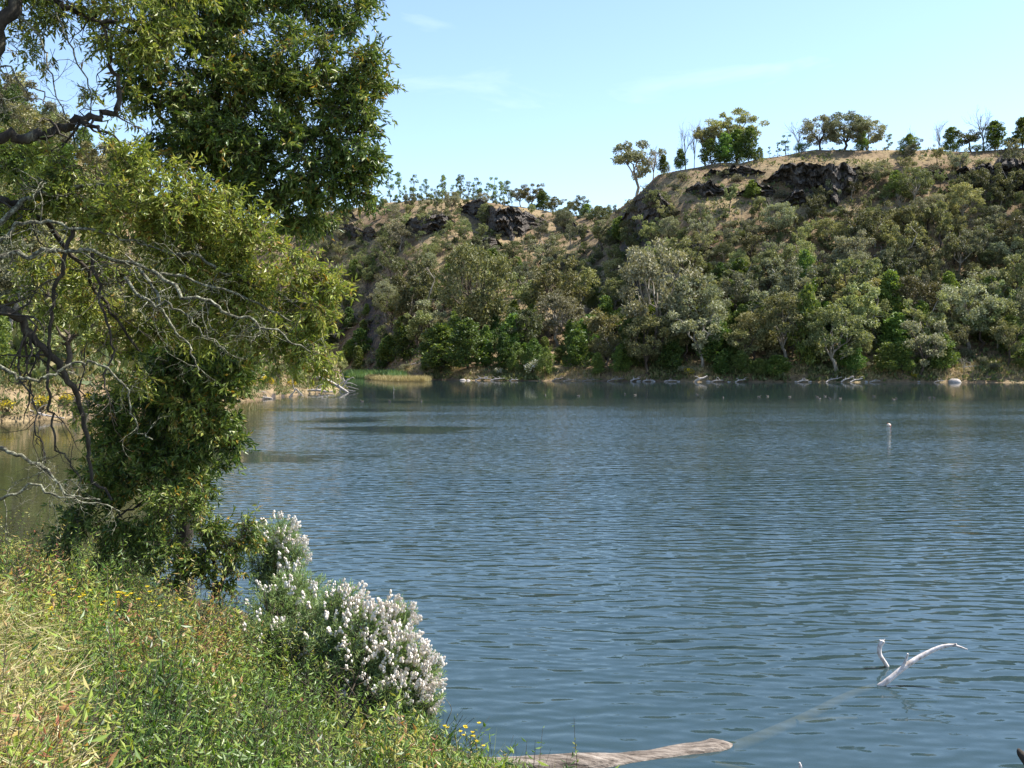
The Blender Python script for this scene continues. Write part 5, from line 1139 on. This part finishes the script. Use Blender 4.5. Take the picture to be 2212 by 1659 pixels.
# ------------------------------------------------------------------ undergrowth on the bank
M['weed'] = leaf_mat('weed_leaves', [(0, (.03, .065, .010)), (.35, (.10, .175, .022)), (.55, (.23, .30, .045)), (.72, (.34, .31, .085)), (.86, (.34, .20, .08)), (1, (.26, .10, .05))], .32, .42, .4)
M['grassy'] = leaf_mat('grass_blades', [(0, (.06, .10, .02)), (.4, (.14, .18, .045)), (.7, (.34, .28, .12)), (1, (.52, .44, .25))], .3, .5, .3)
def bank_points(n, cmin=-60, cmax=620, dmin=3.6, dmax=20, margin=.15):
    c = rng.uniform(cmin, cmax, n * 3); D = dmin * (dmax / dmin) ** rng.uniform(0, 1, n * 3)
    x = (c - 512) / F * D; ok = bank_d(x, D) > margin
    x, D = x[ok][:n], D[ok][:n]
    return np.stack([x, D, bank_z(x, D)], -1)
def zone(P):  # 0 green .. 1 dry, by place on the bank
    c = P[:, 0] / P[:, 1] * F + 512; y = HZ - F * (P[:, 2] - EYE) / P[:, 1]
    dry = sstep(150, 20, c) * sstep(560, 640, y)
    red = np.exp(-((c - 190) / 90) ** 2 - ((y - 665) / 40) ** 2)
    return dry, red, fbm(P[:, 0] * .8, P[:, 1] * .8, 77, 3)
def weeds(n, hmin, hmax, per, L, W, clumped, cmax=620, dmin=3.6):
    if clumped:
        Cc = bank_points(n // 24, cmax=cmax, dmin=dmin); ci = rng.integers(0, len(Cc), n); hc = rng.uniform(.3, 1.35, len(Cc)) ** 1.3; tc_ = rng.normal(size=len(Cc)) * .2; rc = rng.uniform(.10, .30, len(Cc))
        P = Cc[ci] + rng.normal(size=(n, 3)) * rc[ci][:, None]; P[:, 2] = bank_z(P[:, 0], P[:, 1]); hk, tk_ = hc[ci], tc_[ci]
        k_ = bank_d(P[:, 0], P[:, 1]) > .1; P, hk, tk_ = P[k_], hk[k_], tk_[k_]; n = len(P)
    else:
        P = bank_points(n); hk = np.ones(n); tk_ = rng.normal(size=n) * .06
    dry, red, nz = zone(P)
    h = rng.uniform(hmin, hmax, n) * hk * (1 + .5 * nz) * np.maximum(.45 + .55 * sstep(.5, 2.5, bank_d(P[:, 0], P[:, 1])), sstep(-2.6, -4, P[:, 0]))
    lean = rng.normal(size=(n, 3)) * .34; lean[:, 2] = 1; ax = unit(lean)
    mb = MB(); st = MB(); twigs3(st, P - ax * .03, P + ax * h[:, None], .0035, np.clip(.5 + red * .5, 0, 1))
    t0 = np.clip(rng.normal(.31, .08, n) + tk_ + nz * .2 + dry * .30 + red * .34, 0, 1)
    for k in range(per):
        s = ((k + rng.uniform(0, 1, n)) / per * .85 + .15) * h
        dv = unit(ax * .45 + unit(rng.normal(size=(n, 3)) * np.array([1, 1, .45])) * .9)
        kk = rng.uniform(.45, 1.35, n)
        leaves(mb, P + ax * s[:, None], dv, unit(np.cross(dv, rdir(n) * .5 + np.array([0, 0, 1.]))), L * kk, W * kk, np.clip(t0 + rng.normal(size=n) * .09, 0, 1), .08, .45)
    return mb, st
a, s1 = weeds(9000, .30, .8, 20, .060, .015, True)
obj('weeds', a.mesh('weeds', M['weed']), kind='stuff'); obj('weed_stems', s1.mesh('weed_stems', M['twig']), kind='stuff')
a, s1 = weeds(5000, .03, .14, 9, .042, .026, False)
obj('ground_cover', a.mesh('ground_cover', M['weed']), kind='stuff')
a, s1 = weeds(3600, .30, .75, 16, .078, .025, True)
obj('broad_weeds', a.mesh('broad_weeds', M['weed']), kind='stuff'); obj('broad_weed_stems', s1.mesh('broad_weed_stems', M['twig']), kind='stuff')
a, s1 = weeds(900, .75, 1.15, 30, .065, .017, True, 190, 6)
obj('tall_weeds', a.mesh('tall_weeds', M['weed']), kind='stuff'); obj('tall_weed_stems', s1.mesh('tall_weed_stems', M['twig']), kind='stuff')
n = 6500; P = bank_points(n); dry, red, nz = zone(P)
mb = MB(); d = unit(rng.normal(size=(n, 3)) * .45 + np.array([0, 0, 1.])); tt = np.clip(rng.normal(.32, .2, n) + dry * .5 + nz * .2, 0, 1)
L = rng.uniform(.15, .55, n) * (1 + .2 * dry)
leaves(mb, P, d, unit(np.cross(d, rdir(n))), L, .0055, tt, .10, .5)
d2 = unit(d + rng.normal(size=(n, 3)) * .6); leaves(mb, P + rng.normal(size=(n, 3)) * np.array([.03, .03, 0]), d2, unit(np.cross(d2, rdir(n))), L * .8, .005, tt, .12, .5)
obj('bank_grass', mb.mesh('bank_grass', M['grassy']), kind='stuff')
# pale straw heaps on the left
n = 4200; P = bank_points(n, -60, 70, 4.0, 9); d = unit(rng.normal(size=(n, 3)) * np.array([1, 1, .35]) + np.array([.2, 0, .25]))
mb = MB(); leaves(mb, P + np.array([0, 0, 1]) * rng.uniform(.1, .75, n)[:, None], d, unit(np.cross(d, rdir(n))), rng.uniform(.1, .4, n), .006, np.clip(rng.normal(.75, .2, n), 0, 1), .1, .5)
obj('straw_litter', mb.mesh('straw_litter', M['grassy']), kind='stuff')

# dead brown stems leaning through the weeds
n = 1500; P = bank_points(n, margin=.4); d = unit(rng.normal(size=(n, 3)) * .75 + np.array([.15, 0, .9])); mb = MB()
twigs3(mb, P, P + d * rng.uniform(.3, .85, n)[:, None], .0035); obj('dead_stems', mb.mesh('dead_stems', M['twig']), kind='stuff')
# plants that stand out in the undergrowth
def flower_plant(p, h, nfl, label, group, fl=.016, spread=.16):
    t = thing('yellow_flower_plant', label, 'plant', tuple(p), group); st = MB(); lv = MB()
    tips = []
    for k in range(max(2, nfl // 2)):
        e = np.array([rng.normal() * spread * h, rng.normal() * spread * h, h * rng.uniform(.75, 1.05)]); Q = smooth_path([(0, 0, -.05), e * .5 + rng.normal(size=3) * .03, e], 4); tube(st, Q, np.linspace(.005, .002, len(Q)), 4); tips.append(e)
        m = 9; bs = Q[rng.integers(1, len(Q), m)]; dv = unit(rng.normal(size=(m, 3)) + np.array([0, 0, .5])); leaves(lv, bs, dv, unit(np.cross(dv, rdir(m))), .06, .012, rng.uniform(.3, .7, m))
    obj('stems', st.mesh('stems', M['twig']), t); obj('foliage', lv.mesh('foliage', M['weed']), t)
    for k in range(nfl):
        e = tips[k % len(tips)] + rng.normal(size=3) * .025; a = MB()
        for q in range(9):
            az = q * .7; dv = unit(np.array([[math.cos(az), math.sin(az), .45]])); leaves(a, np.array([[0, 0, 0.]]), dv, unit(np.cross(dv, [[0, 0, 1.]])), fl, fl * .5, rng.uniform(0, 1))
        grid_mesh(a, ball(fl * .35, n=4, m=6)); obj('flower', a.mesh('flower', M['yellow']), t, e)
def bp_(xd, yd, h):
    """bank point whose plant top of height h is seen at (xd, yd)"""
    c, y = xd * K, yd * K; best = None
    for D in np.linspace(3.5, 22, 400):
        x = (c - 512) / F * D; z = float(bank_z(x, D)); e = abs(HZ - F * (z + h - EYE) / D - y)
        if best is None or e < best[0]: best = (e, x, D, z)
    return np.array(best[1:])[[0, 1, 2]]
GY = 'yellow-flowered plants on the bank'
for xd, yd, h, nf, lab in [(1030, 1575, .35, 7, 'yellow-flowered plant at the water edge right of the big white shrub'), (1045, 1600, .25, 4, 'low yellow-flowered plant just below the one at the water edge'), (985, 1568, .3, 4, 'rusty yellow seed heads between the white shrub and the water-edge flowers'),
                            (160, 1272, .85, 7, 'yellow-flowered plant in the weeds at the left'), (205, 1262, .85, 8, 'yellow-flowered plant in the left weeds under the hanging foliage'), (240, 1292, .85, 5, 'small yellow-flowered plant below the hanging foliage'), (270, 1275, .85, 6, 'yellow-flowered plant with rusty heads at the top of the red weeds'), (330, 1290, .85, 6, 'tall rusty yellow spray beside the dark bush'), (375, 1305, .35, 3, 'single yellow flower near the dark brushwood'), (228, 1340, .3, 3, 'yellow flowers lower down in the reddish weeds'), (415, 1450, .25, 2, 'yellow flower among the weeds below the brushwood')]:
    flower_plant(bp_(xd, yd, h), h, nf, lab, GY, .026 if xd > 900 else .03)
def stem_plant(name, label, pts, D, r, mat, nleaf, leafL, tint=.45, seedhead=False):
    t = thing(name, label, 'plant', (0, 0, 0)); P = smooth_path([px(x, y, D) for x, y in pts], 6)
    mb = MB(); tube(mb, P, np.linspace(r, r * .4, len(P)), 6); obj('stem', mb.mesh('stem', M[mat], True), t)
    if nleaf:
        i = rng.integers(2, len(P), nleaf); dv = unit(rng.normal(size=(nleaf, 3)) + np.array([0, 0, .3])); mb = MB(); leaves(mb, P[i], dv, unit(np.cross(dv, rdir(nleaf))), rng.uniform(.7, 1.2, nleaf) * leafL, leafL * .5, np.clip(rng.normal(tint, .12, nleaf), 0, 1)); obj('foliage', mb.mesh('foliage', M['weed']), t)
    if seedhead:
        mb = MB(); g = P[-1] + rng.normal(size=(40, 3)) * np.array([.02, .02, .04]); dv = rdir(40); leaves(mb, g, dv, unit(np.cross(dv, rdir(40))), .022, .012, .95); obj('seed_head', mb.mesh('seed_head', M['dark_bark']), t, kind='stuff')
stem_plant('thin_seedling', 'thin upright seedling with small bright leaves in front of the log', [(1245, 1690), (1246, 1640), (1242, 1600), (1240, 1550)], 9.4, .004, 'twig', 16, .035, .55)
stem_plant('dead_weed', 'dark leaning stem in front of the largest white shrub', [(705, 1660), (735, 1590), (770, 1530), (800, 1470)], 8.6, .012, 'near_bark', 10, .06, .35)
stem_plant('dock_plant', 'stem with a dark brown seed head in the grass, left of the dark leaning stem', [(545, 1690), (560, 1620), (572, 1560), (578, 1530)], 7.2, .004, 'twig', 8, .05, .4, True)
stem_plant('dock_plant', 'stem with a dark seed head above the bottom grass below the white shrub', [(660, 1690), (668, 1630), (668, 1580)], 7.4, .004, 'twig', 6, .05, .4, True)
stem_plant('dock_plant', 'stem with a drooping brown seed head near the bottom edge', [(655, 1720), (660, 1680), (655, 1640)], 6.6, .004, 'twig', 6, .05, .4, True)
stem_plant('dead_weed', 'reddish dead stem slanting through the green weeds', [(460, 1640), (540, 1590), (620, 1540), (690, 1490)], 7.6, .005, 'twig', 6, .05, .8)
for i, (pts, lab) in enumerate([([(955, 1600), (965, 1560), (975, 1530), (955, 1500)], 'pale dry arching stem at the right foot of the white shrub'), ([(960, 1610), (985, 1570), (1000, 1545)], 'thin dry stem leaning over the water by the white shrub'), ([(965, 1590), (1000, 1570), (1025, 1550)], 'lowest dry stem reaching over the water')]):
    stem_plant('dry_weed', lab, pts, 10.6, .006, 'lichen', 0, .05)
stone('bank_stone', px(857, 1585, 10.3), .17, 'rounded tan stone tucked under the largest white shrub', None, 'log', (.75, .7, 1.1), 51)
# dark brushwood under the shrubs
for i, (x0, y0, lab) in enumerate([(430, 1420, 'bare dark brushwood at the water left of the white shrubs'), (745, 1530, 'bare brown twigs beneath the largest white shrub')]):
    t = thing('brushwood', lab, 'bush', (0, 0, 0)); mb = MB(); D = 13.0 if i == 0 else 10.8
    b = px(x0, y0, D)
    for k in range(45):
        e = b + np.array([rng.normal() * .3, rng.normal() * .25, abs(rng.normal()) * .3 + .05]); s = b + rng.normal(size=3) * np.array([.25, .15, .02]); tube(mb, smooth_path([s, (s + e) / 2 + rng.normal(size=3) * .06, e], 3), np.linspace(.009, .003, 7), 4, cap=False)
    obj('twigs', mb.mesh('twigs', M['twig']), t)
print('leaves', nA, nB, nC, 'gums', n_g, 'wattles', n_w, 'trees', len(TREES))
